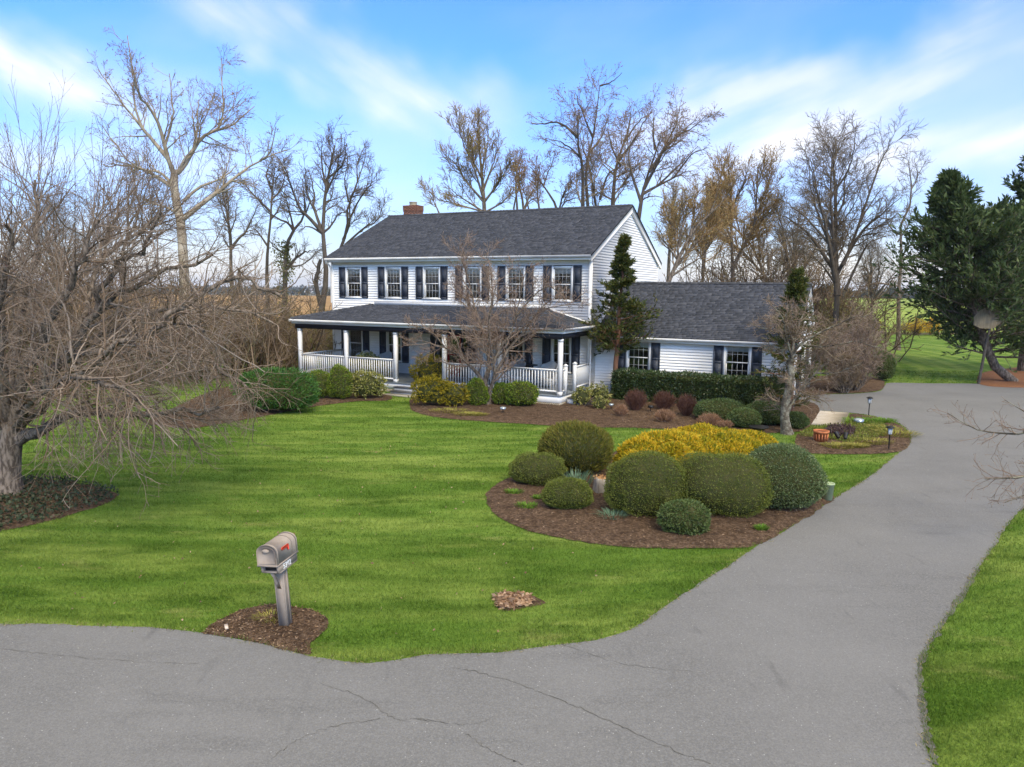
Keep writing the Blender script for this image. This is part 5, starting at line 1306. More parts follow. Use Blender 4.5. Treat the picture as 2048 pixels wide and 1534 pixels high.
bush('boxwood', 'loose wide boxwood before the right porch railing', 'shrub', (1008, 1076, 762, 818), M['freshbox'], 6000, .07, .034, 24, 'boxwoods before the right railing', loose=.12, amp=.09)
bush('ball_boxwood', 'dark round ball shrub at the far side of the drive', 'shrub', (1743, 1788, 704, 764), M['box'], 5500, .07, .035, 25, zc=.5)

# ---- low plants
def tuft(name, label, px, r, h, n, mat, seed, cat='plant', group=None, L=None, W=.012, arch=.5):
    rng = np.random.default_rng(seed); c = G(*px); c[2] = .05; t = thing(name, label, cat, c, 0, group)
    a = rng.uniform(0, 6.28, n); q = np.sqrt(rng.uniform(0, 1, n)) * r
    B = np.stack([np.cos(a) * q, np.sin(a) * q * .7, 0 * a], 1); ln = h * rng.uniform(.6, 1.15, n)
    d = np.stack([np.cos(a) * arch + rng.normal(0, .25, n), np.sin(a) * arch + rng.normal(0, .25, n), np.ones(n)], 1); d /= np.linalg.norm(d, axis=1, keepdims=True)
    mid = B + d * ln[:, None] * .6; tip = B + d * ln[:, None] + np.stack([np.cos(a), np.sin(a), -np.ones(n) * .6], 1) * (ln * arch * .35)[:, None]
    s = np.stack([-np.sin(a), np.cos(a), 0 * a], 1) * W / 2
    V = np.stack([B - s, B + s, mid + s, mid - s, tip], 1).reshape(-1, 3); i = np.arange(n)[:, None] * 5
    me = new_mesh('blades', V, [i + np.array([[0, 1, 2, 3]]), i + np.array([[3, 2, 4]])]); obj('blades', me, mat, t); return t
for i, (px, r, h, lb) in enumerate((((1028, 990), .22, .10, 'low bright green shoots at the left end of the island bed'), ((1075, 1002), .12, .10, 'small tuft of bright green shoots beside the small front yew'), ((1054, 1018), .24, .11, 'widest tuft of bright green shoots at the front left of the island bed'), ((1522, 1064), .13, .11, 'bright green shoots in the mulch near the drive'))):
    tuft('daylily_shoots', lb, px, r, h, 190, M['shoot'], 70 + i, group='daylily shoots', W=.014)
tuft('iris_clump', 'upright blue-green strap leaves behind the small front yew', (1152, 972), .42, .36, 130, M['irisleaf'], 80, W=.022, arch=.3)
tuft('daffodil_leaves', 'arching strap leaves at the foot of the left large yew', (1225, 1040), .30, .22, 90, M['irisleaf'], 81, W=.016, arch=.9)
for i, (px, r, h) in enumerate((((900, 826), .75, .16), ((935, 832), .55, .14), ((955, 833), .4, .12))):
    tuft('lilyturf', ['yellow-striped lilyturf patch left of its two neighbours near the steps', 'yellow-striped lilyturf patch in the middle of three by the lawn edge', 'yellow-striped lilyturf patch nearest the dogwood'][i], px, r, h, 380, M['liriope'], 90 + i, group='lilyturf by the lawn edge', W=.014, arch=.9)
for i, (px, r, h, lb) in enumerate((((1790, 872), .80, .2, 'yellow lilyturf clump nearest the drive curve'), ((1765, 862), .6, .18, 'yellow lilyturf clump behind the front path light'), ((1745, 888), .6, .16, 'yellow lilyturf clump left of the front path light'), ((1680, 897), .55, .15, 'yellow lilyturf clump at the front of the drive bed, farther left'), ((1712, 897), .35, .16, 'small yellow lilyturf clump at the front of the drive bed'))):
    tuft('lilyturf', lb, px, r, h, 420, M['liriope'], 100 + i, group='lilyturf in the drive bed', W=.016, arch=.9)
tuft('daylily_shoots', 'bright green daylily patch behind the back path light', (1728, 847), .85, .16, 420, M['shoot'], 110, W=.018)
tuft('daylily_shoots', 'bright green daylily patch close to the squat solar light', (1762, 846), .6, .15, 300, M['shoot'], 111, W=.018)
tuft('dry_tuft', 'small dry straw-coloured tuft at the foot of the mailbox', (545, 1243), .25, .10, 150, M['liriope'], 112, W=.008, arch=.9)
def scatter(name, label, cat, poly, n, L, W, mat, seed, z=.03, zj=.04, up=.6, jit=.6, grp=None):
    rng = np.random.default_rng(seed); lo, hi = poly.min(0), poly.max(0)
    X = rng.uniform(lo[0], hi[0], n * 4); Y = rng.uniform(lo[1], hi[1], n * 4); k = inside(poly, X, Y); X, Y = X[k][:n], Y[k][:n]
    P = np.stack([X, Y, z + rng.uniform(0, zj, len(X))], 1); d = rng.normal(size=P.shape); d[:, 2] = up
    V, Q = leaves(P, d, L, W, rng, jit); o = obj(name, new_mesh(name, V, [Q]), mat); return stuff(tag(o, label, cat))
scatter('ivy', 'dark ivy groundcover round the foot of the big cherry tree', 'ivy', BEDP['ivy'], 6500, .075, .06, M['ivy'], 120, .06, .07)
scatter('dry_leaves', 'heap of dry brown leaves in the hollow in the front lawn', 'leaves', outline([(994, 1193), (1030, 1190), (1058, 1196), (1062, 1210), (1006, 1221), (994, 1209)], .1, .005), 520, .085, .05, M['deadleaf'], 121, .03, .03, .05, .2)
scatter('groundcover', 'low yellow-green groundcover in the bed beside the drive', 'groundcover', outline([(1612, 862), (1690, 852), (1760, 850), (1775, 868), (1740, 884), (1690, 890), (1655, 880), (1600, 878)], .3, .05, seed=8), 4200, .075, .03, M['cover'], 122, .06, .06)
scatter('purple_groundcover', 'dark purple-brown low plants right of the terracotta pot', 'groundcover', outline([(1655, 862), (1690, 858), (1712, 868), (1705, 878), (1665, 878)], .3, .05, seed=9), 1500, .08, .04, M['sedum'], 123, .06, .14)
scatter('lawn_litter', 'scattered dry leaf bits on the front lawn', 'leaves', outline([(0, 1180), (300, 1000), (700, 900), (1000, 900), (960, 1060), (1300, 1130), (1100, 1280), (700, 1290), (300, 1240)], 1, .0), 160, .045, .03, M['deadleaf'], 124, .05, .02, .3)
# ------------------------------------------------------------------ trees
TREES = {}
def tree(name, label, Y, paths, r0, r1, mats, seed, levels, group=None, buds=None, jit=.05, K=12, cat='tree', trunc=1.0, ivy=None):
    """paths: list of pixel polylines; the first is the trunk (its foot is dropped to the ground).
    levels: list of dicts for kids(); the last level's sets are thin twigs.  buds: (material, per twig, length, width)"""
    rng = np.random.default_rng(seed)
    pr_ = []
    P, Rd = limbs(paths, Y, r0, r1, K, 0, rng)
    if trunc < 1:                                                  # boughs stop short: their twigs fill the rest of the crown
        f_ = np.linspace(0, (K - 1) * trunc, K); a_ = np.minimum(f_.astype(int), K - 2); u_ = (f_ - a_)[None, :, None]
        P = P[:, a_] * (1 - u_) + P[:, a_ + 1] * u_
    P[:, 2:] += rng.normal(0, jit, P[:, 2:].shape) * np.linspace(0, 1, K - 2)[None, :, None]
    # spread limbs in depth so that the crown is round
    L = np.linalg.norm(P[:, -1] - P[:, 0], axis=1)
    P0 = P.copy()
    for i in range(1, len(P)):
        if len(paths[i][-1]) < 3: P[i, :, 1] += rng.uniform(-.45, .45) * L[i] * np.linspace(0, 1, K) ** 1.2
        q = P0[:i].reshape(-1, 3); k = np.argmin(np.linalg.norm(q - P0[i, 0], axis=1)); dd_ = np.linalg.norm(q[k] - P0[i, 0])
        if dd_ < .36: P[i] += P[:i].reshape(-1, 3)[k] - P0[:i].reshape(-1, 3)[k] + (q[k] - P0[i, 0]) * .8      # stay on the bough it springs from
    foot = P[0, 0].copy(); foot[2] = 0
    if P[0, 0, 2] > .15:
        P[0] = catmull(np.concatenate([[foot, (foot + P[0, 0]) / 2], P[0][::2], P[0][-1:]]), K)
    Rd[0] *= np.concatenate([[1.35, 1.1], np.ones(K - 2)])
    t = thing(name, label, cat, foot, 0, group)
    wood('trunk', [((P[:1], Rd[:1]), 10)], M[mats[0]], t, foot, True)
    for i in range(1, len(P)): wood('limb', [((P[i:i + 1], Rd[i:i + 1]), 7)], M[mats[0]], t, foot, True)
    cur = (P[1:], Rd[1:])
    if Rd[0, -1] < .12:                                            # the top of a slender trunk carries branches too
        f_ = np.linspace(K * .55, K - 1 - 1e-3, K); a_ = f_.astype(int); u_ = (f_ - a_)[:, None]
        cur = (np.concatenate([cur[0], (P[0][a_] * (1 - u_) + P[0][np.minimum(a_ + 1, K - 1)] * u_)[None]]), np.concatenate([cur[1], np.interp(f_, np.arange(K), Rd[0])[None]]))
    sets = []
    for li, kw in enumerate(levels):
        S = kw.pop('S', 3); src = kw.pop('src', None)
        nxt = kids(cur, rng, **kw); sets.append((nxt, S)); cur = nxt
    tri = sum(len(p[0]) * (p[0].shape[1] - 1) * s * 2 for p, s in sets)
    nb = max(1, len(sets) - 1)
    stuff(wood('branches', sets[:nb], M[mats[1]], t, foot))
    if len(sets) > nb: stuff(wood('twigs', sets[nb:], M[mats[2] if len(mats) > 2 else mats[1]], t, foot))
    if buds:
        mt, per, L_, W_ = buds
        B, Dr = along(sets[-1][0], rng, per, .3); V, Q = leaves(B, Dr, L_, W_, rng, .5); stuff(obj('buds', new_mesh('buds', V - foot, [Q]), M[mt], t)); tri += len(Q) * 2
    if ivy:
        ta, tb, rad, n_, mt = ivy; f_ = rng.uniform(ta, tb, n_) * (K - 1); a_ = np.minimum(f_.astype(int), K - 2); u_ = (f_ - a_)[:, None]
        c_ = P[0][a_] * (1 - u_) + P[0][a_ + 1] * u_; d_ = rng.normal(size=(n_, 3)); d_ /= np.linalg.norm(d_, axis=1, keepdims=True)
        lump = .55 + .45 * np.sin(c_[:, 2] * 2.2 + d_[:, 0] * 2)
        V, Q = leaves(c_ + d_ * (rad * lump * rng.uniform(.3, 1, n_))[:, None], d_, .16, .12, rng, .7); obj('ivy', new_mesh('ivy', V - foot, [Q]), M[mt], t)
    TREES[seed] = t
    print(name, tri); return t, sets

M['ivyolive'] = foliage('olive_ivy', [(.09, .10, .03), (.15, .15, .05), (.22, .20, .075)])
# sycamore beyond the left of the lawn
tree('sycamore', 'tall pale-barked sycamore left of the house with wide open crown', 46,
     [[(372, 660), (368, 540), (362, 450), (356, 411), (348, 349)],
      [(348, 349), (342, 317), (337, 264), (326, 229), (315, 202), (308, 108)], [(342, 317), (308, 276), (289, 249), (277, 194), (281, 150)], [(300, 262), (264, 215), (211, 141)],
      [(348, 349), (361, 334), (378, 296), (390, 267), (411, 252), (422, 226), (417, 176), (408, 88)], [(411, 252), (445, 235), (484, 190)], [(350, 340), (366, 312), (384, 290), (395, 200)],
      [(370, 440), (411, 405), (440, 381), (475, 349), (516, 317), (572, 293)], [(367, 402), (396, 373), (440, 352), (460, 325)], [(345, 384), (293, 352), (249, 340), (205, 341)], [(345, 372), (320, 345), (270, 330), (215, 255)],
      [(362, 430), (330, 415), (290, 405), (240, 410)], [(516, 317), (540, 300), (556, 255)], [(337, 290), (355, 230), (352, 150)]],
     [.36, .17, .15, .10, .19, .10, .11, .19, .12, .14, .11, .10, .07, .09], [.22] + [.025] * 13, ('syc', 'syc', 'twig'), 201,
     [dict(per_m=1.8, t0=.25, ang=48, lf=.42, fall=.45, K=6, wob=.16, trop=.05, ratio=.5, rtip=.012, lmin=.6, S=4), dict(per_m=4.0, t0=.2, ang=45, lf=.42, fall=.4, K=4, wob=.18, trop=.04, rtip=.009, lmin=.3), dict(per_m=5.5, t0=.2, ang=42, lf=.45, K=2, wob=.2, lmin=.25, rtip=.007)], buds=('budred', 1, .08, .055))
LV = lambda a=1.0, tr=.08: [dict(per_m=2.0 * a, t0=.2, ang=42, lf=.38, fall=.4, K=6, wob=.18, trop=tr, ratio=.5, rtip=.011, lmin=.5, S=4), dict(per_m=3.9 * a, t0=.15, ang=42, lf=.45, fall=.4, K=4, wob=.2, trop=tr * .6, rtip=.0105, lmin=.3), dict(per_m=6.0 * a, t0=.2, ang=40, lf=.5, K=2, wob=.22, lmin=.35, rtip=.0085)]
tree('locust_tree', 'thin dark locust tree right of the sycamore', 54, [[(534, 560), (534, 532), (536, 485), (543, 423), (543, 385), (552, 330)], [(543, 425), (509, 388), (489, 355)], [(536, 485), (512, 455), (490, 440)], [(543, 405), (560, 380), (566, 330)], [(541, 440), (560, 420), (575, 380)], [(543, 385), (528, 350), (530, 320)]],
     [.2, .10, .09, .09, .08, .08], [.02] + [.016] * 5, ('barkdark', 'twigdark'), 202, LV(1.35), group='bare trees left of the house')
tree('locust_tree', 'crooked locust tree with ivy-green base left of the porch', 52, [[(568, 650), (571, 532), (574, 488), (593, 453), (609, 432), (612, 400)], [(590, 455), (580, 441), (547, 423), (530, 395)], [(575, 538), (597, 516), (621, 503), (641, 500)], [(572, 506), (550, 491), (535, 470)], [(574, 530), (602, 527), (625, 512), (640, 490)], [(593, 453), (585, 410), (575, 370)], [(609, 432), (622, 405), (640, 400)], [(609, 432), (606, 390), (600, 355)]],
     [.27, .12, .15, .09, .07, .09, .07, .08], [.025] + [.016] * 7, ('barkdark', 'twigdark'), 203, LV(1.25), ivy=(.25, .52, 1.1, 1500, 'ivyolive'), group='bare trees left of the house')
tree('locust_tree', 'forked dark locust tree standing behind the left house corner', 50, [[(642, 630), (649, 576), (656, 547), (647, 503), (646, 459), (650, 394), (656, 356), (668, 289)], [(641, 611), (635, 561), (647, 523)], [(646, 459), (621, 429), (606, 412), (597, 382), (588, 347), (574, 320)], [(646, 459), (624, 406), (618, 371), (597, 320)], [(650, 453), (665, 440), (679, 418), (700, 410)], [(650, 394), (675, 350), (692, 300)], [(652, 380), (640, 330), (640, 280)], [(648, 470), (620, 455), (600, 465)], [(656, 356), (690, 330), (700, 285)], [(628, 418), (612, 380), (612, 330)]],
     [.30, .17, .15, .13, .10, .10, .09, .08, .08, .08], [.05, .12] + [.02] * 8, ('barkdark', 'twigdark'), 204, LV(1.15), group='bare trees left of the house')
tree('locust_tree', 'bare locust tree rising behind the left slope of the roof', 56, [[(679, 560), (679, 497), (697, 453), (695, 412), (714, 371), (732, 310)], [(690, 480), (706, 447), (714, 394), (756, 380)], [(690, 490), (729, 456), (756, 441), (773, 406)], [(697, 440), (720, 400), (745, 370), (752, 340)], [(695, 412), (690, 370), (700, 330)], [(714, 371), (712, 330), (722, 300)], [(714, 394), (735, 390), (762, 395)]],
     [.22, .11, .10, .09, .08, .07, .06], [.02] + [.016] * 6, ('barkdark', 'twigdark'), 205, LV(1.25), group='bare trees left of the house')
# behind the house
tree('budding_tree', 'upright yellow-green budding tree behind the middle of the roof', 60, [[(970, 470), (968, 400), (962, 330), (956, 270), (962, 215)], [(968, 410), (935, 370), (905, 325), (880, 305)], [(968, 400), (950, 340), (925, 280), (918, 245)], [(966, 380), (985, 330), (1000, 280)], [(968, 410), (1000, 370), (1025, 330)], [(964, 360), (940, 310), (940, 250)], [(964, 350), (978, 290), (980, 250)], [(970, 425), (920, 390), (875, 350)], [(970, 425), (1010, 400), (1028, 370)], [(880, 430), (865, 400), (845, 372)], [(968, 420), (900, 400), (862, 390)]],
     [.3, .12, .12, .12, .12, .1, .1, .1, .1, .08, .09], [.02] + [.016] * 10, ('bark', 'twig', 'twigorange'), 206, [dict(per_m=3.2, t0=.12, ang=30, lf=.42, K=6, wob=.10, trop=.14, rtip=.012, lmin=.8, S=4), dict(per_m=4.5, t0=.15, ang=30, lf=.45, K=4, wob=.12, trop=.1, rtip=.012, lmin=.5), dict(per_m=6.0, t0=.2, ang=30, lf=.5, K=2, lmin=.5, rtip=.011)], trunc=.88, buds=('budgreen', 3, .085, .06))
tree('maple_tree', 'red-budded multi-stemmed maple behind the right end of the roof', 52, [[(1177, 470), (1177, 410), (1170, 344), (1186, 275), (1199, 178), (1211, 125)], [(1164, 470), (1164, 413), (1161, 338), (1149, 288), (1150, 244), (1120, 195)], [(1194, 470), (1194, 407), (1180, 313), (1165, 260), (1172, 200)], [(1227, 470), (1227, 407), (1236, 332), (1258, 275), (1271, 210), (1268, 155)], [(1149, 288), (1114, 256), (1070, 256), (1058, 240)], [(1161, 330), (1130, 300), (1075, 282)], [(1240, 320), (1275, 270), (1310, 200)], [(1186, 275), (1165, 230), (1140, 160)], [(1200, 400), (1215, 350), (1240, 335), (1285, 300)], [(1258, 275), (1290, 230), (1345, 185)], [(1199, 178), (1225, 170), (1250, 145)], [(1236, 332), (1215, 290), (1205, 240)], [(1186, 300), (1215, 260), (1238, 190)]],
     [.22, .20, .15, .22, .11, .09, .12, .10, .10, .10, .07, .09, .09], [.018] * 13, ('barkdark', 'twig', 'twig'), 207, LV(.95, .08), trunc=.82, buds=('budred', 2, .085, .055))
tree('maple_tree', 'red-budded maple leaning out right beyond the roof apex', 50, [[(1272, 470), (1277, 438), (1283, 397), (1289, 375), (1300, 330), (1320, 270), (1345, 225)], [(1280, 410), (1261, 344), (1260, 300), (1268, 260)], [(1289, 375), (1308, 338), (1336, 288), (1383, 256), (1433, 216)], [(1287, 385), (1321, 366), (1358, 347), (1383, 332), (1425, 322)], [(1300, 345), (1330, 300), (1365, 231), (1362, 195)], [(1336, 288), (1360, 270), (1410, 225)], [(1321, 366), (1370, 320), (1420, 270)], [(1283, 397), (1300, 390), (1345, 395)], [(1310, 300), (1308, 250), (1320, 200)], [(1358, 347), (1395, 300), (1430, 285)]],
     [.27, .12, .14, .12, .12, .09, .09, .06, .09, .08], [.018] * 10, ('barkdark', 'twig', 'twig'), 208, LV(1.05, .06), trunc=.86, buds=('budred', 2, .085, .055))
tree('budding_tree', 'small budding tree showing over the roof left of the maple', 58, [[(1115, 480), (1115, 420), (1085, 370), (1060, 330)], [(1115, 425), (1125, 385), (1150, 350)], [(1080, 430), (1075, 380), (1082, 320)], [(1085, 370), (1095, 340), (1110, 310)], [(1060, 430), (1050, 390), (1035, 350)], [(1115, 425), (1130, 400), (1165, 390)]],
     [.2, .1, .1, .08, .08, .08], [.018] * 6, ('bark', 'twig', 'twigorange'), 209, LV(1.3, .1), buds=('budred', 2, .085, .055))
tree('budding_tree', 'orange-twigged tree leaning right behind the garage roof', 47, [[(1335, 575), (1345, 545), (1380, 471), (1415, 430), (1450, 396), (1480, 350)], [(1340, 560), (1362, 500), (1350, 440), (1340, 390)], [(1350, 535), (1400, 480), (1450, 440), (1490, 420)], [(1380, 471), (1390, 420), (1400, 350)], [(1360, 510), (1330, 470), (1320, 440)], [(1345, 550), (1390, 520), (1440, 490)], [(1415, 430), (1430, 380), (1430, 330)], [(1370, 490), (1378, 430), (1370, 380)]],
     [.22, .11, .12, .10, .07, .09, .09, .08], [.018] * 8, ('bark', 'twigorange', 'twigorange'), 210, [dict(per_m=3.4, t0=.15, ang=26, lf=.45, K=6, wob=.10, trop=.12, rtip=.011, lmin=.6, S=4), dict(per_m=5.0, t0=.15, ang=28, lf=.45, K=4, wob=.12, trop=.1, rtip=.011, lmin=.4), dict(per_m=6.5, t0=.2, ang=30, lf=.5, K=2, lmin=.45, rtip=.0095)], trunc=.88, buds=('budgold', 3, .085, .055))
tree('budding_tree', 'ivy-footed orange budding tree behind the middle of the garage roof', 52, [[(1466, 590), (1466, 561), (1463, 471), (1460, 380), (1458, 300)], [(1466, 530), (1482, 487), (1503, 433), (1514, 380), (1557, 278)], [(1463, 471), (1440, 420), (1425, 360)], [(1503, 433), (1500, 370), (1505, 310)], [(1460, 420), (1480, 370), (1490, 330)], [(1482, 487), (1520, 440), (1545, 400)], [(1463, 480), (1430, 450), (1405, 430)], [(1460, 380), (1445, 330), (1440, 300)]],
     [.25, .16, .09, .09, .09, .08, .08, .07], [.018] + [.016] * 7, ('bark', 'twigorange', 'twigorange'), 211, [dict(per_m=3.4, t0=.12, ang=28, lf=.40, K=6, wob=.10, trop=.12, rtip=.011, lmin=.6, S=4), dict(per_m=5.0, t0=.15, ang=28, lf=.45, K=4, wob=.12, trop=.1, rtip=.011, lmin=.4), dict(per_m=6.5, t0=.2, ang=30, lf=.5, K=2, lmin=.45, rtip=.0095)], trunc=.88, buds=('budgold', 3, .085, .055))
tree('bare_tree', 'broad many-stemmed bare tree right of the garage', 46, [[(1674, 600), (1672, 577), (1668, 520), (1663, 430), (1661, 337), (1672, 270)], [(1680, 590), (1685, 520), (1693, 390), (1701, 300), (1712, 262)], [(1670, 560), (1645, 487), (1607, 401), (1567, 326)], [(1668, 550), (1621, 481), (1589, 452), (1535, 422)], [(1690, 545), (1728, 465), (1754, 433), (1797, 385)], [(1686, 530), (1698, 497), (1754, 337), (1773, 275)], [(1672, 520), (1640, 420), (1628, 310)], [(1690, 580), (1740, 490), (1790, 470)], [(1666, 480), (1650, 400), (1650, 290)], [(1693, 420), (1720, 380), (1735, 290)], [(1645, 487), (1600, 430), (1550, 385)], [(1668, 570), (1630, 530), (1580, 500)], [(1693, 500), (1720, 440), (1760, 380)], [(1661, 400), (1690, 340), (1690, 270)]],
     [.24, .22, .17, .14, .14, .15, .12, .10, .11, .10, .09, .08, .10, .09], [.018] * 14, ('barkdark', 'twigdark', 'twigdark'), 212, LV(1.1, .06), trunc=.93)
tree('snag_tree', 'thin crooked broken-topped tree at the edge of the back lawn', 60, [[(1797, 665), (1797, 578), (1805, 524), (1795, 471), (1819, 417), (1824, 374), (1819, 320)], [(1803, 519), (1832, 515), (1850, 505)], [(1798, 572), (1754, 567), (1728, 580)], [(1795, 471), (1775, 440), (1780, 400)], [(1824, 374), (1838, 350), (1835, 310)], [(1795, 480), (1812, 440), (1802, 410)], [(1800, 545), (1780, 520), (1760, 500)]],
     [.24, .09, .09, .08, .06, .07, .07], [.025] + [.016] * 6, ('bark', 'twigdark'), 213, LV(.9, .04))

# farther trees of the same kinds, filling the line behind the house
def tree_copy(seed, x, Y, rz, sc, label, group):
    src = TREES[seed]; o = src.copy(); COL.objects.link(o); p = D(x, 600, Y); o.location = (float(p[0]), Y, 0); o.rotation_euler = (0, 0, rz); o.scale = (sc, sc, sc); o['label'] = label; o['group'] = group
    for ch in list(src.children):
        c = ch.copy(); COL.objects.link(c); c.parent = o
for q in ((211, 1402, 60, 2.1, .95, 'orange-twigged tree farther back, just left of the ivy-footed one', 'farther trees behind the garage'), (210, 1535, 62, 2.6, 1.0, 'orange-twigged tree farther back, just left of the broad bare tree', 'farther trees behind the garage'),
          (212, 1585, 74, 1.3, .95, 'bare spreading tree far back behind the garage roof end', 'farther trees behind the garage'), (206, 1335, 72, 1.9, .8, 'budding tree far back seen past the gable', 'farther trees behind the garage'), (209, 1045, 66, 1.2, 1.1, 'small budding tree over the roof, right beside the upright one', 'farther trees behind the roof'), (206, 880, 80, 2.4, .62, 'small upright budding tree far back, left over the roof', 'farther trees behind the roof'),
          (204, 470, 64, 2.6, .95, 'bare locust far back under the right boughs of the sycamore', 'farther bare trees at left'), (205, 250, 60, 1.1, 1.0, 'bare locust far back left of the sycamore trunk', 'farther bare trees at left'), (212, 120, 66, .6, .85, 'bare spreading tree far back behind the cherry crown', 'farther bare trees at left'), (212, 1745, 82, 2.2, .7, 'bare tree far back between the broad tree and the crooked one', 'farther trees behind the garage')):
    tree_copy(*q)

# ---- weeping cherry, left foreground
def cherry():
    rng = np.random.default_rng(301); foot = G(14, 990)
    t = thing('cherry_tree', 'huge twiggy bare cherry tree filling the left foreground', 'tree', foot)
    Y = foot[1]
    P, Rd = limbs([[(14, 990), (16, 940), (20, 890), (30, 845)]], Y, .28, .23, 8)
    Rd[0, :2] = [.40, .31]
    wood('trunk', [((P, Rd), 14)], M['bark'], t, foot, True)
    paths = [[(35, 880, 0), (90, 850, -.3), (160, 822, -.6), (240, 832, -.9), (340, 825, -1.0), (440, 815, -.8)],
             [(25, 850, 0), (80, 775, .2), (140, 700, .3), (190, 630, .4), (250, 578, .3), (330, 545, .4), (430, 500, .5)],
             [(30, 860, 0), (110, 740, .5), (200, 700, .9), (330, 700, 1.1), (430, 735, 1.0), (520, 790, .8)],
             [(22, 850, 0), (60, 720, -.4), (120, 610, -.9), (165, 520, -1.2), (190, 440, -1.3)],
             [(20, 850, 0), (30, 700, .6), (60, 560, 1.0), (80, 450, 1.3), (70, 360, 1.4)],
             [(16, 850, 0), (-40, 720, -.3), (-110, 600, -.6), (-180, 480, -.8)],
             [(30, 860, 0), (120, 780, -1.2), (220, 700, -2.0), (330, 650, -2.4), (420, 660, -2.5)],
             [(30, 860, 0), (130, 720, 1.6), (260, 640, 2.6), (400, 610, 3.0), (540, 640, 3.0)],
             [(28, 860, 0), (70, 800, -1.4), (130, 760, -2.6), (210, 760, -3.2), (270, 800, -3.4)],
             [(24, 850, 0), (70, 690, 1.8), (150, 560, 3.0), (260, 480, 3.6), (330, 430, 3.8)],
             [(14, 860, 0), (-60, 800, -1.0), (-140, 780, -1.8), (-220, 800, -2)],
             [(190, 630, .4), (230, 540, .2), (290, 490, 0), (315, 430, -.2)],
             [(140, 700, .3), (180, 590, 1.2), (200, 500, 1.6), (235, 420, 1.8)],
             [(18, 850, 0), (0, 690, -.9), (10, 560, -1.6), (30, 450, -2.0)],
             [(300, 665, -2.3), (380, 600, -2.2), (470, 560, -2.0), (560, 590, -1.8)]]
    r0 = [.16, .15, .13, .15, .14, .14, .10, .12, .09, .11, .1, .08, .08, .11, .06]
    P, Rd = limbs(paths, Y, r0, .028, 14)
    P[:, 2:] += rng.normal(0, .05, P[:, 2:].shape)
    for i in range(len(P)): wood('limb', [((P[i:i + 1], Rd[i:i + 1]), 8)], M['bark'], t, foot, True)
    L1 = kids((P, Rd), rng, per_m=4.0, t0=.18, ang=52, av=20, lf=.30, fall=.35, lmin=.6, lmax=2.6, K=8, wob=.16, trop=.02, ratio=.45, rtip=.008, rmax=.035)
    # upright water shoots at the top of the crown
    up = kids((P[[3, 4, 9, 11, 12, 13]], Rd[[3, 4, 9, 11, 12, 13]]), rng, per_m=4.0, t0=.5, ang=35, lf=.5, fall=.2, lmin=.9, lmax=2.6, K=7, wob=.06, trop=.22, ratio=.3, rtip=.0035, rmax=.011)
    L2 = kids(L1, rng, per_m=5.2, t0=.12, ang=48, av=18, lf=.55, fall=.35, lmin=.35, lmax=1.5, K=6, wob=.13, trop=-.02, ratio=.55, rtip=.004, rmax=.010)
    L3 = kids(L2, rng, per_m=6.0, t0=.2, ang=45, av=16, lf=.5, fall=.3, lmin=.15, lmax=.6, K=3, wob=.16, trop=-.03, ratio=.6, rtip=.003)
    u2 = kids(up, rng, per_m=4.0, t0=.2, ang=35, lf=.25, lmin=.15, lmax=.6, K=3, wob=.1, trop=.1, rtip=.003)
    # hanging outer twigs over the lawn
    low = kids((P[[0, 2, 6, 8]], Rd[[0, 2, 6, 8]]), rng, per_m=4.0, t0=.45, ang=60, lf=.3, lmin=.8, lmax=1.8, K=8, wob=.10, trop=-.16, ratio=.3, rtip=.005, rmax=.016)
    l2 = kids(low, rng, per_m=5.0, t0=.2, ang=45, lf=.35, lmin=.2, lmax=.7, K=5, wob=.13, trop=-.06, rtip=.0035)
    stuff(wood('branches', [(L1, 5), (low, 4), (up, 4)], M['twigcherry'], t, foot))
    stuff(wood('twigs', [(L2, 3), (L3, 3), (u2, 3), (l2, 3)], M['twigcherry'], t, foot))
    B, Dr = along(L3, rng, 1, .3); B2, D2 = along(u2, rng, 2, .2); B = np.concatenate([B, B2]); Dr = np.concatenate([Dr, D2])
    V, Q = leaves(B, Dr, .022, .014, rng, .6); stuff(obj('buds', new_mesh('buds', V - foot, [Q]), M['budcherry'], t))
    print('cherry', len(L1[0]), len(L2[0]), len(L3[0]), 'tris', len(L2[0]) * 30 + len(L3[0]) * 18)
cherry()

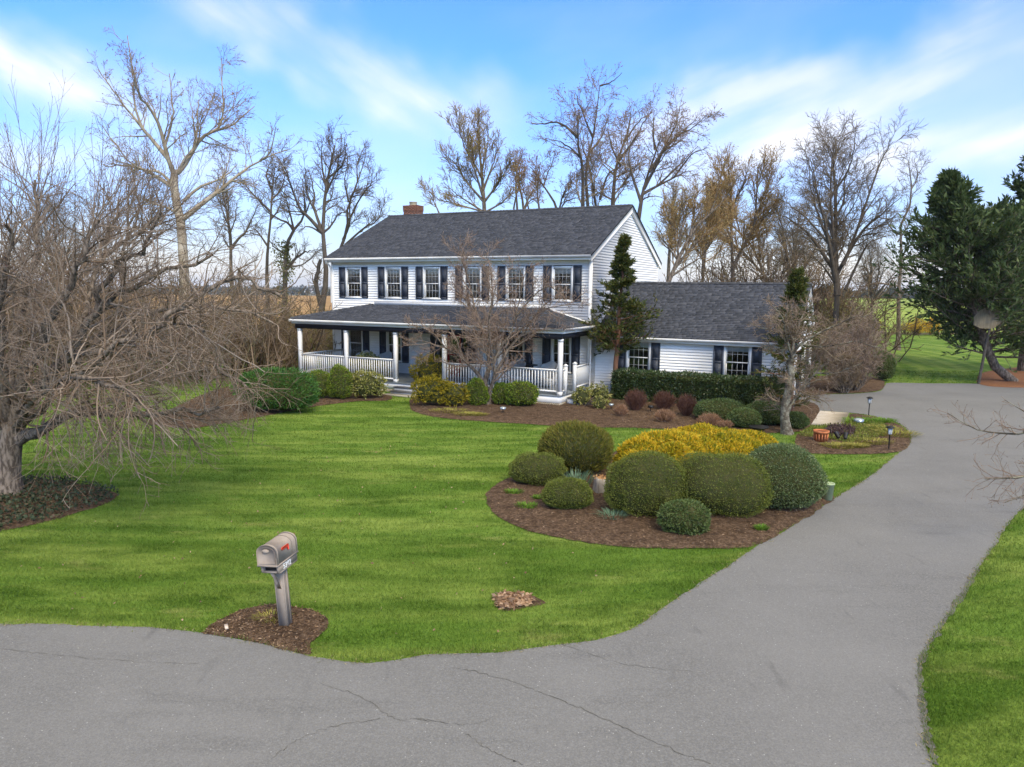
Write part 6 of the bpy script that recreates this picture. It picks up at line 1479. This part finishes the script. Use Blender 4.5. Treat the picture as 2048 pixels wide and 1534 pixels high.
# ---- dogwood before the porch
tree('dogwood', 'multi-stemmed bare dogwood in front of the porch with fine pinkish twigs', 29.2, [[(977, 814), (972, 785), (968, 768)], [(966, 770), (954, 749), (932, 729), (917, 715), (889, 702), (850, 690), (815, 684)], [(968, 772), (975, 745), (979, 733), (971, 698), (966, 666), (948, 629), (940, 590), (922, 530), (915, 495)], [(983, 812), (985, 776), (995, 747), (991, 709), (984, 660), (990, 610), (1000, 560)], [(992, 752), (1005, 725), (1022, 694), (1048, 665), (1075, 629), (1105, 612), (1160, 606)], [(993, 725), (1010, 690), (1026, 670), (1036, 639), (1045, 590), (1062, 540)], [(917, 715), (905, 680), (885, 650), (860, 640)], [(970, 690), (940, 660), (905, 640)], [(954, 749), (960, 725), (955, 705), (950, 690)], [(948, 629), (925, 600), (895, 560)], [(1048, 665), (1090, 650), (1140, 650)], [(966, 666), (985, 620), (985, 560), (975, 510)], [(889, 702), (860, 670), (820, 655)], [(1036, 639), (1070, 600), (1100, 580), (1130, 600)]],
     [.17, .10, .12, .10, .085, .07, .045, .05, .04, .04, .045, .055, .04, .04], [.14] + [.013] * 13, ('bark', 'twigpink', 'twigpink'), 401,
     [dict(per_m=4.6, t0=.25, ang=48, lf=.30, fall=.3, lmin=.4, lmax=1.4, K=6, wob=.16, trop=.06, ratio=.5, rtip=.007, flat=.3, S=4), dict(per_m=8.5, t0=.2, ang=45, lf=.45, lmin=.25, lmax=.7, K=3, wob=.16, trop=.10, rtip=.0065), dict(per_m=11.0, t0=.15, ang=42, lf=.5, lmin=.15, lmax=.4, K=2, rtip=.0052)], buds=('twigpink', 1, .03, .022), K=14, jit=.03)
# ---- small ornamental tree beside the walkway
tree('ornamental_tree', 'lichen-barked small bare tree with spreading twigs beside the walkway', 23.8, [[(1574, 869), (1569, 826), (1576, 784), (1581, 752), (1583, 711)], [(1584, 866), (1582, 838), (1593, 806), (1618, 779), (1645, 752), (1675, 720), (1700, 690)], [(1583, 711), (1570, 680), (1561, 657), (1552, 635), (1524, 606)], [(1583, 711), (1588, 679), (1600, 650), (1610, 625), (1630, 590)], [(1583, 715), (1596, 687), (1640, 657), (1680, 637), (1705, 628)], [(1582, 730), (1560, 705), (1535, 695)], [(1570, 680), (1545, 660), (1508, 650)], [(1618, 779), (1640, 735), (1660, 690), (1690, 660)], [(1645, 752), (1680, 750), (1730, 730)], [(1590, 680), (1575, 640), (1580, 600)], [(1596, 687), (1640, 690), (1690, 680), (1735, 690)], [(1582, 745), (1610, 715), (1650, 700)]],
     [.17, .10, .05, .055, .055, .035, .03, .045, .035, .035, .035, .035], [.10] + [.012] * 11, ('lichen', 'twig', 'twigpink'), 402,
     [dict(per_m=6.0, t0=.2, ang=50, lf=.32, fall=.3, lmin=.3, lmax=1.1, K=6, wob=.2, trop=.03, ratio=.5, rtip=.006, S=4), dict(per_m=12, t0=.2, ang=46, lf=.45, lmin=.2, lmax=.6, K=3, wob=.2, trop=.02, rtip=.0055), dict(per_m=15.0, t0=.2, ang=42, lf=.5, lmin=.15, lmax=.4, K=2, rtip=.0048)], K=14, jit=.03)
# ---- dogwood at the right edge, its trunk out of the picture
def right_dogwood():
    rng = np.random.default_rng(403); Y = 13.5; foot = np.array([12.3, 13.2, 0])
    t = thing('dogwood', 'bare dogwood boughs reaching in over the drive at the right edge', 'tree', foot)
    tr = np.array([catmull([foot, foot + (.05, 0, 1.0), foot + (-.05, .1, 2.0), foot + (-.2, .2, 3.0)], 8)]); wood('trunk', [((tr, np.linspace(.15, .08, 8)[None]), 10)], M['lichen'], t, foot, True)
    P, Rd = limbs([[(2300, 860, -.2), (2200, 850, .0), (2100, 850, .1), (2048, 867, .2), (2000, 866, .3), (1950, 858, .3), (1895, 826, .4)], [(2100, 850, .1), (2070, 835, .3), (2035, 815, .5), (2010, 800, .6)], [(2300, 860, -.2), (2180, 920, -.6), (2090, 945, -.8), (2030, 955, -.9), (1970, 958, -1.0)], [(2180, 920, -.6), (2110, 960, -1.2), (2060, 985, -1.4), (2010, 1005, -1.5)]], Y, [.045, .02, .04, .025], .007, 12)
    P[0, 0] = tr[0, 5]; P[2, 0] = tr[0, 4]
    for i in range(len(P)): wood('limb', [((P[i:i + 1], Rd[i:i + 1]), 6)], M['lichen'], t, foot, True)
    a = kids((P, Rd), rng, per_m=7, t0=.3, ang=50, lf=.22, lmin=.15, lmax=.6, K=5, wob=.16, trop=.06, ratio=.5, rtip=.004, flat=.4)
    b = kids(a, rng, per_m=10, t0=.2, ang=45, lf=.45, lmin=.06, lmax=.25, K=3, wob=.15, trop=.1, rtip=.0028)
    stuff(wood('twigs', [(a, 4), (b, 3)], M['twigpink'], t, foot))
    B, Dr = along(b, rng, 1, .9); V, Q = leaves(B, Dr, .022, .02, rng, .4); stuff(obj('buds', new_mesh('buds', V - foot, [Q]), M['twigpink'], t))
right_dogwood()
# ---- lilac thicket by the drive
def lilac():
    rng = np.random.default_rng(404)
    for i, (bx, n, lb) in enumerate((((1640, 1762, 622, 788), 230, 'grey twiggy lilac bush at the corner of the drive'), ((1655, 1720, 690, 790), 110, 'low brown twiggy shrub in front of the lilac'))):
        c, hw, hd, h = pbox(*bx, .7); t = thing('lilac', lb, 'shrub', c)
        a = rng.uniform(0, 6.28, n); rr = np.sqrt(rng.uniform(0, 1, n)); K = 6; f = np.linspace(0, 1, K)
        P = np.zeros((n, K, 3)); P[..., 0] = (np.cos(a) * rr * hw)[:, None] * (.25 + .75 * f); P[..., 1] = (np.sin(a) * rr * hd)[:, None] * (.25 + .75 * f); P[..., 2] = h * f * rng.uniform(.45, 1.0, n)[:, None] * (1 - .35 * rr[:, None] ** 2)
        P[:, 1:] += rng.normal(0, .07, P[:, 1:].shape); S = (P, np.linspace(.022, .006, K)[None] * np.ones((n, 1)))
        k1 = kids(S, rng, n=6, t0=.35, ang=40, lf=.3, K=3, wob=.18, trop=.05, rtip=.006); k2 = kids(k1, rng, n=6, t0=.2, ang=42, lf=.5, K=2, wob=.18, rtip=.005)
        wood('stems', [(S, 4)], M['bark'], t, (0, 0, 0)); stuff(wood('twigs', [(k1, 3), (k2, 3)], M['twigpink'] if i == 0 else M['brush'], t, (0, 0, 0)))
lilac()

# ---- conifers
def conifer(name, label, foot, H_, prof, mat, bark, seed, nb, spray, group=None, lean=(0, 0), z0=.15, droop=-.02, ang=70, trunk_r=.2, leafL=.16, leafW=.05, per=10, clump=0.0, n2=9, lexp=1.3, lv=(.62, 1.12)):
    """prof(t) -> branch length at relative height t"""
    rng = np.random.default_rng(seed); foot = np.asarray(foot, float); t = thing(name, label, 'tree', foot, 0, group)
    K = 14; f = np.linspace(0, 1, K); T = np.stack([lean[0] * f ** lexp + rng.normal(0, .03, K), lean[1] * f, f * H_], 1); T[0, :2] = 0
    Rt = trunk_r * (1 - f) ** .8 + .012
    wood('trunk', [((T[None], Rt[None]), 10)], M[bark], t, (0, 0, 0), True)
    h = z0 + (1 - z0) * rng.uniform(0, 1, nb) ** .9; h = np.clip(h, 0, .985)
    pos = np.stack([np.interp(h, f, T[:, i]) for i in range(3)], 1)
    az = rng.uniform(0, 6.28, nb); ln = prof(h) * rng.uniform(*lv, nb); el = np.radians(90 - ang + rng.normal(0, 10, nb)) + h ** 2 * .35
    d = np.stack([np.cos(az) * np.cos(el), np.sin(az) * np.cos(el), np.sin(el)], 1); Kb = 6
    P = np.empty((nb, Kb, 3)); P[:, 0] = pos
    for k in range(1, Kb):
        d[:, 2] += droop if k < 4 else .10; d += rng.normal(0, .05, d.shape); d /= np.linalg.norm(d, axis=1, keepdims=True); P[:, k] = P[:, k - 1] + d * (ln / (Kb - 1))[:, None]
    B = (P, np.linspace(1, .25, Kb)[None] * np.clip(ln * .016, .008, .06)[:, None])
    S2 = kids(B, rng, n=n2, t0=.12, ang=48, av=14, lf=.40, fall=.35, lmin=.08, K=4, wob=.12, trop=.05, ratio=.5, rtip=.004, flat=.5)
    stuff(wood('branches', [(B, 4), (S2, 3)], M[bark], t, (0, 0, 0)))
    Pb, Db = along(S2, rng, per, .10); Pc, Dc = along(B, rng, per, .55); Pp = np.concatenate([Pb, Pc]); Dd = np.concatenate([Db, Dc]); Dd /= np.linalg.norm(Dd, axis=1, keepdims=True) + 1e-9
    if clump: Pp = Pp + rng.normal(0, clump, Pp.shape)
    Dd[:, 2] += spray; V, Q = leaves(Pp, Dd, leafL, leafW, rng, .32); obj('crown', new_mesh('crown', V, [Q]), M[mat], t); print(name, len(Q) * 2)
hb = G(1228, 797)
conifer('hinoki_cypress', 'slender open hinoki cypress with bare reddish trunk by the porch corner', hb, D(1241, 474, hb[1])[2], lambda t: np.where(t < .5, 1.95 - 1.6 * np.abs(t - .44), 3.2 * (1 - t) ** 1.25 * .9 + .08), 'hinoki', 'redbark', 501, 105, .12, lean=(.28, 0), z0=.26, droop=.0, ang=78, trunk_r=.115, leafL=.18, leafW=.065, per=12, clump=.035, n2=9, lv=(.45, 1.12))
cb = G(1604, 838); cb[1] += 1.2
conifer('hinoki_cypress', 'dense hinoki cypress standing between the small bare tree and the garage corner', cb, D(1602, 545, cb[1])[2], lambda t: 1.75 * (1 - t) ** .8 + .08, 'hinoki', 'redbark', 502, 100, .12, lean=(-.05, 0), z0=.05, droop=.0, ang=78, trunk_r=.12, leafL=.17, leafW=.05, per=9, clump=.035, n2=8, lv=(.4, 1.1))
conifer('leyland_cypress', 'smaller dark evergreen with leaning trunk above the basketball pole', (27.2, 38.6, 0), D(1900, 350, 40)[2], lambda t: np.where(t < .5, 3.4, 3.4 * ((1 - t) / .5) ** 1.05) + .10, 'spruce', 'bark', 503, 230, .18, lean=(-3.6, 1.6), z0=.12, droop=.02, ang=70, trunk_r=.24, leafL=.34, leafW=.105, per=11, clump=.06, n2=13, lexp=.5, lv=(.45, 1.25))
conifer('leyland_cypress', 'tall dense dark evergreen at the right edge of the picture', (D(2050, 700, 44)[0], 44, 0), D(2050, 262, 44)[2], lambda t: np.where(t < .2, 4.2, 5.2 * (1 - t) ** .9) + .12, 'spruce', 'bark', 504, 320, .18, lean=(.3, 0), z0=.15, droop=.01, ang=74, trunk_r=.32, leafL=.36, leafW=.115, per=10, clump=.06, n2=13, lv=(.5, 1.15))

# ---- far and middle brush (nobody could count these stems)
def thicket(name, label, spots, n, hlo, hhi, mat, seed, r=.015, kn=7, k2n=5, spread=.35, leaf=None):
    rng = np.random.default_rng(seed); w = np.array([s[4] if len(s) > 4 else 1.0 for s in spots]); idx = rng.choice(len(spots), n, p=w / w.sum())
    S_ = np.array([s[:4] for s in spots], float)[idx]
    X = S_[:, 0] + rng.normal(0, 1, n) * S_[:, 2]; Y = S_[:, 1] + rng.normal(0, 1, n) * S_[:, 2]; hh = S_[:, 3] * rng.uniform(hlo, hhi, n)
    K = 6; P = np.zeros((n, K, 3)); P[:, 0] = np.stack([X, Y, 0 * X], 1); d = rng.normal(0, spread, (n, 3)); d[:, 2] = 1
    for k in range(1, K):
        d += rng.normal(0, .14, (n, 3)); d /= np.linalg.norm(d, axis=1, keepdims=True); P[:, k] = P[:, k - 1] + d * (hh / (K - 1))[:, None]
    P[..., 2] = np.maximum(P[..., 2], 0)
    S = (P, np.linspace(r * 2, r * .6, K)[None] * np.ones((n, 1)))
    a = kids(S, rng, n=kn, t0=.12, ang=45, lf=.35, K=3, wob=.2, trop=.03, rtip=r * .55); b = kids(a, rng, n=k2n, t0=.15, ang=45, lf=.5, K=2, wob=.22, rtip=r * .5)
    Vs, Qs, m = [], [], 0
    for (p, q), s in ((S, 4), (a, 3), (b, 3)):
        v, f_ = tubes(p, q, s); Vs.append(v); Qs.append(f_ + m); m += len(v)
    o = stuff(tag(obj(name, new_mesh(name, np.concatenate(Vs), [np.concatenate(Qs)]), mat), label, 'brush')); print(name, m)
    if leaf:
        B, Dr = along(b, rng, leaf[1], .3); V, Q = leaves(B, Dr, leaf[2], leaf[3], rng, .7); obj('brush_leaves', new_mesh('brush_leaves', V, [Q]), M[leaf[0]], o)
def sp(x, Y, sd, h, w=1.0): p = D(x, 600, Y); return (p[0], Y, sd, h, w)
thicket('hedgerow_brush', 'tangled brown brush along the left boundary behind the cherry', [sp(150, 36, 2.2, 6.6), sp(260, 36, 2.2, 6.6), sp(360, 37, 2.2, 6.2), sp(440, 38, 2.0, 5.8), sp(510, 39, 1.8, 5.2), sp(50, 34, 2.5, 6.8), sp(-60, 33, 2.5, 6.8), sp(545, 41, 1.3, 4.2)], 480, .40, 1.1, M['brush'], 601, r=.021)
thicket('hedgerow_brush', 'olive-green shrubs beyond the left end of the porch', [sp(570, 46, 1.6, 3.8), sp(620, 50, 1.6, 2.6), sp(655, 52, 1.4, 2.4), sp(640, 60, 2, 2.6)], 160, .6, 1.1, M['brush'], 602, leaf=('brushgreen', 2, .14, .08))
thicket('garage_brush', 'dense brown thicket behind the garage roof', [sp(1370, 50, 2.0, 4.6), sp(1430, 52, 2.2, 7.0), sp(1490, 54, 2.4, 8.6), sp(1550, 56, 2.4, 9.2), sp(1610, 56, 2.4, 8.0), sp(1650, 52, 2.0, 5.2)], 620, .45, 1.05, M['brush'], 603, r=.03, kn=6, k2n=4)
thicket('garage_brush', 'low olive shrubs right of the garage corner', [sp(1660, 44, 1.2, 3.6), sp(1695, 47, 1.4, 3.6), sp(1640, 50, 1.5, 4.2)], 130, .6, 1.1, M['brush'], 604, leaf=('brushgreen', 2, .13, .08))
thicket('boundary_brush', 'low leafless brush along the far edge of the back lawn', [(x, 85, 1.6, 1.9) for x in np.arange(24, 70, 2.5)], 420, .3, 1.2, M['brush'], 605, kn=4, k2n=3, r=.02)
for i, (x, lb) in enumerate(((1742, 'yellow forsythia in flower left of the thin crooked tree'), (1838, 'yellow forsythia in flower right of the thin crooked tree'), (1868, 'small yellow forsythia partly under the evergreen boughs'))):
    rng = np.random.default_rng(620 + i); p = D(x, 600, 82); t = thing('forsythia', lb, 'shrub', (p[0], 82, 0), 0, 'forsythias along the boundary'); n = 150
    P = np.zeros((n, 4, 3)); a = rng.uniform(0, 6.28, n); q = rng.uniform(.1, 1, n) * (1.9 if i < 2 else 1.1)
    for k, f in enumerate((0, .4, .75, 1.0)): P[:, k] = np.stack([np.cos(a) * q * f, np.sin(a) * q * f, np.zeros(n)], 1)
    P[..., 2] = np.array([0, .75, 1.0, .85])[None] * (2.1 * rng.uniform(.25, 1.0, n) * (1.15 - .5 * q / q.max()))[:, None]
    wood('stems', [((P, np.full((n, 4), .012)), 3)], M['brush'], t, (0, 0, 0)); B, Dr = along((P, None), rng, 16, .3); V, Q = leaves(B + rng.normal(0, .05, B.shape), Dr, .10, .08, rng, .9); obj('flowers', new_mesh('flowers', V, [Q]), M['forsy'], t)
# far woods on the skyline
M['farwood'] = material('far_wood', rough=.95, island=[(.030, .045, .026), (.055, .062, .036), (.085, .075, .05)], spec=.05)
def farwood(name, label, segs, seed):
    rng = np.random.default_rng(seed); Vs, Qs, n = [], [], 0
    for x0, x1, y, Y, h, cnt in segs:
        px = rng.uniform(x0, x1, cnt); yy = Y * rng.uniform(.92, 1.15, cnt)
        for a, b in zip(px, yy):
            c = D(a, y, b); hh = h * rng.uniform(.6, 1.2); m = 46
            d = rng.normal(size=(m, 3)); d /= np.linalg.norm(d, axis=1, keepdims=True); P = c + d * np.array([hh * .55, hh * .5, hh * .5]) * rng.uniform(.55, 1, m)[:, None] + np.array([0, 0, hh * .45])
            v, q = leaves(P, d, hh * .5, hh * .42, rng, .5); Vs.append(v); Qs.append(q + n); n += len(v)
    stuff(tag(obj(name, new_mesh(name, np.concatenate(Vs), [np.concatenate(Qs)]), M['farwood']), label, 'woods'))
farwood('far_woods', 'dark strip of distant woods on the skyline right of the garage', [(1560, 2300, 597, 620, 7.5, 240)], 630)
farwood('far_woods', 'distant scattered woods on the plain left of the house', [(-200, 700, 590, 700, 6, 90), (300, 700, 586, 1400, 9, 110), (300, 700, 581, 2200, 12, 80)], 631)
# ------------------------------------------------------------------ air
hm = bpy.data.materials.new('haze'); hm.use_nodes = True
hm.node_tree.nodes.remove(hm.node_tree.nodes['Principled BSDF'])
pv_ = hm.node_tree.nodes.new('ShaderNodeVolumePrincipled')
pv_.inputs['Color'].default_value = (0.86, 0.92, 1.0, 1); pv_.inputs['Density'].default_value = 0.00016; pv_.inputs['Anisotropy'].default_value = 0.2
hm.node_tree.links.new(pv_.outputs[0], hm.node_tree.nodes['Material Output'].inputs['Volume'])
m = MB(); m.box(-9500, 9500, -9500, 9500, -60, 90)
stuff(tag(m.build('haze', hm), 'thin pale spring haze over the whole countryside', 'haze'))
SC.cycles.volume_bounces = 0
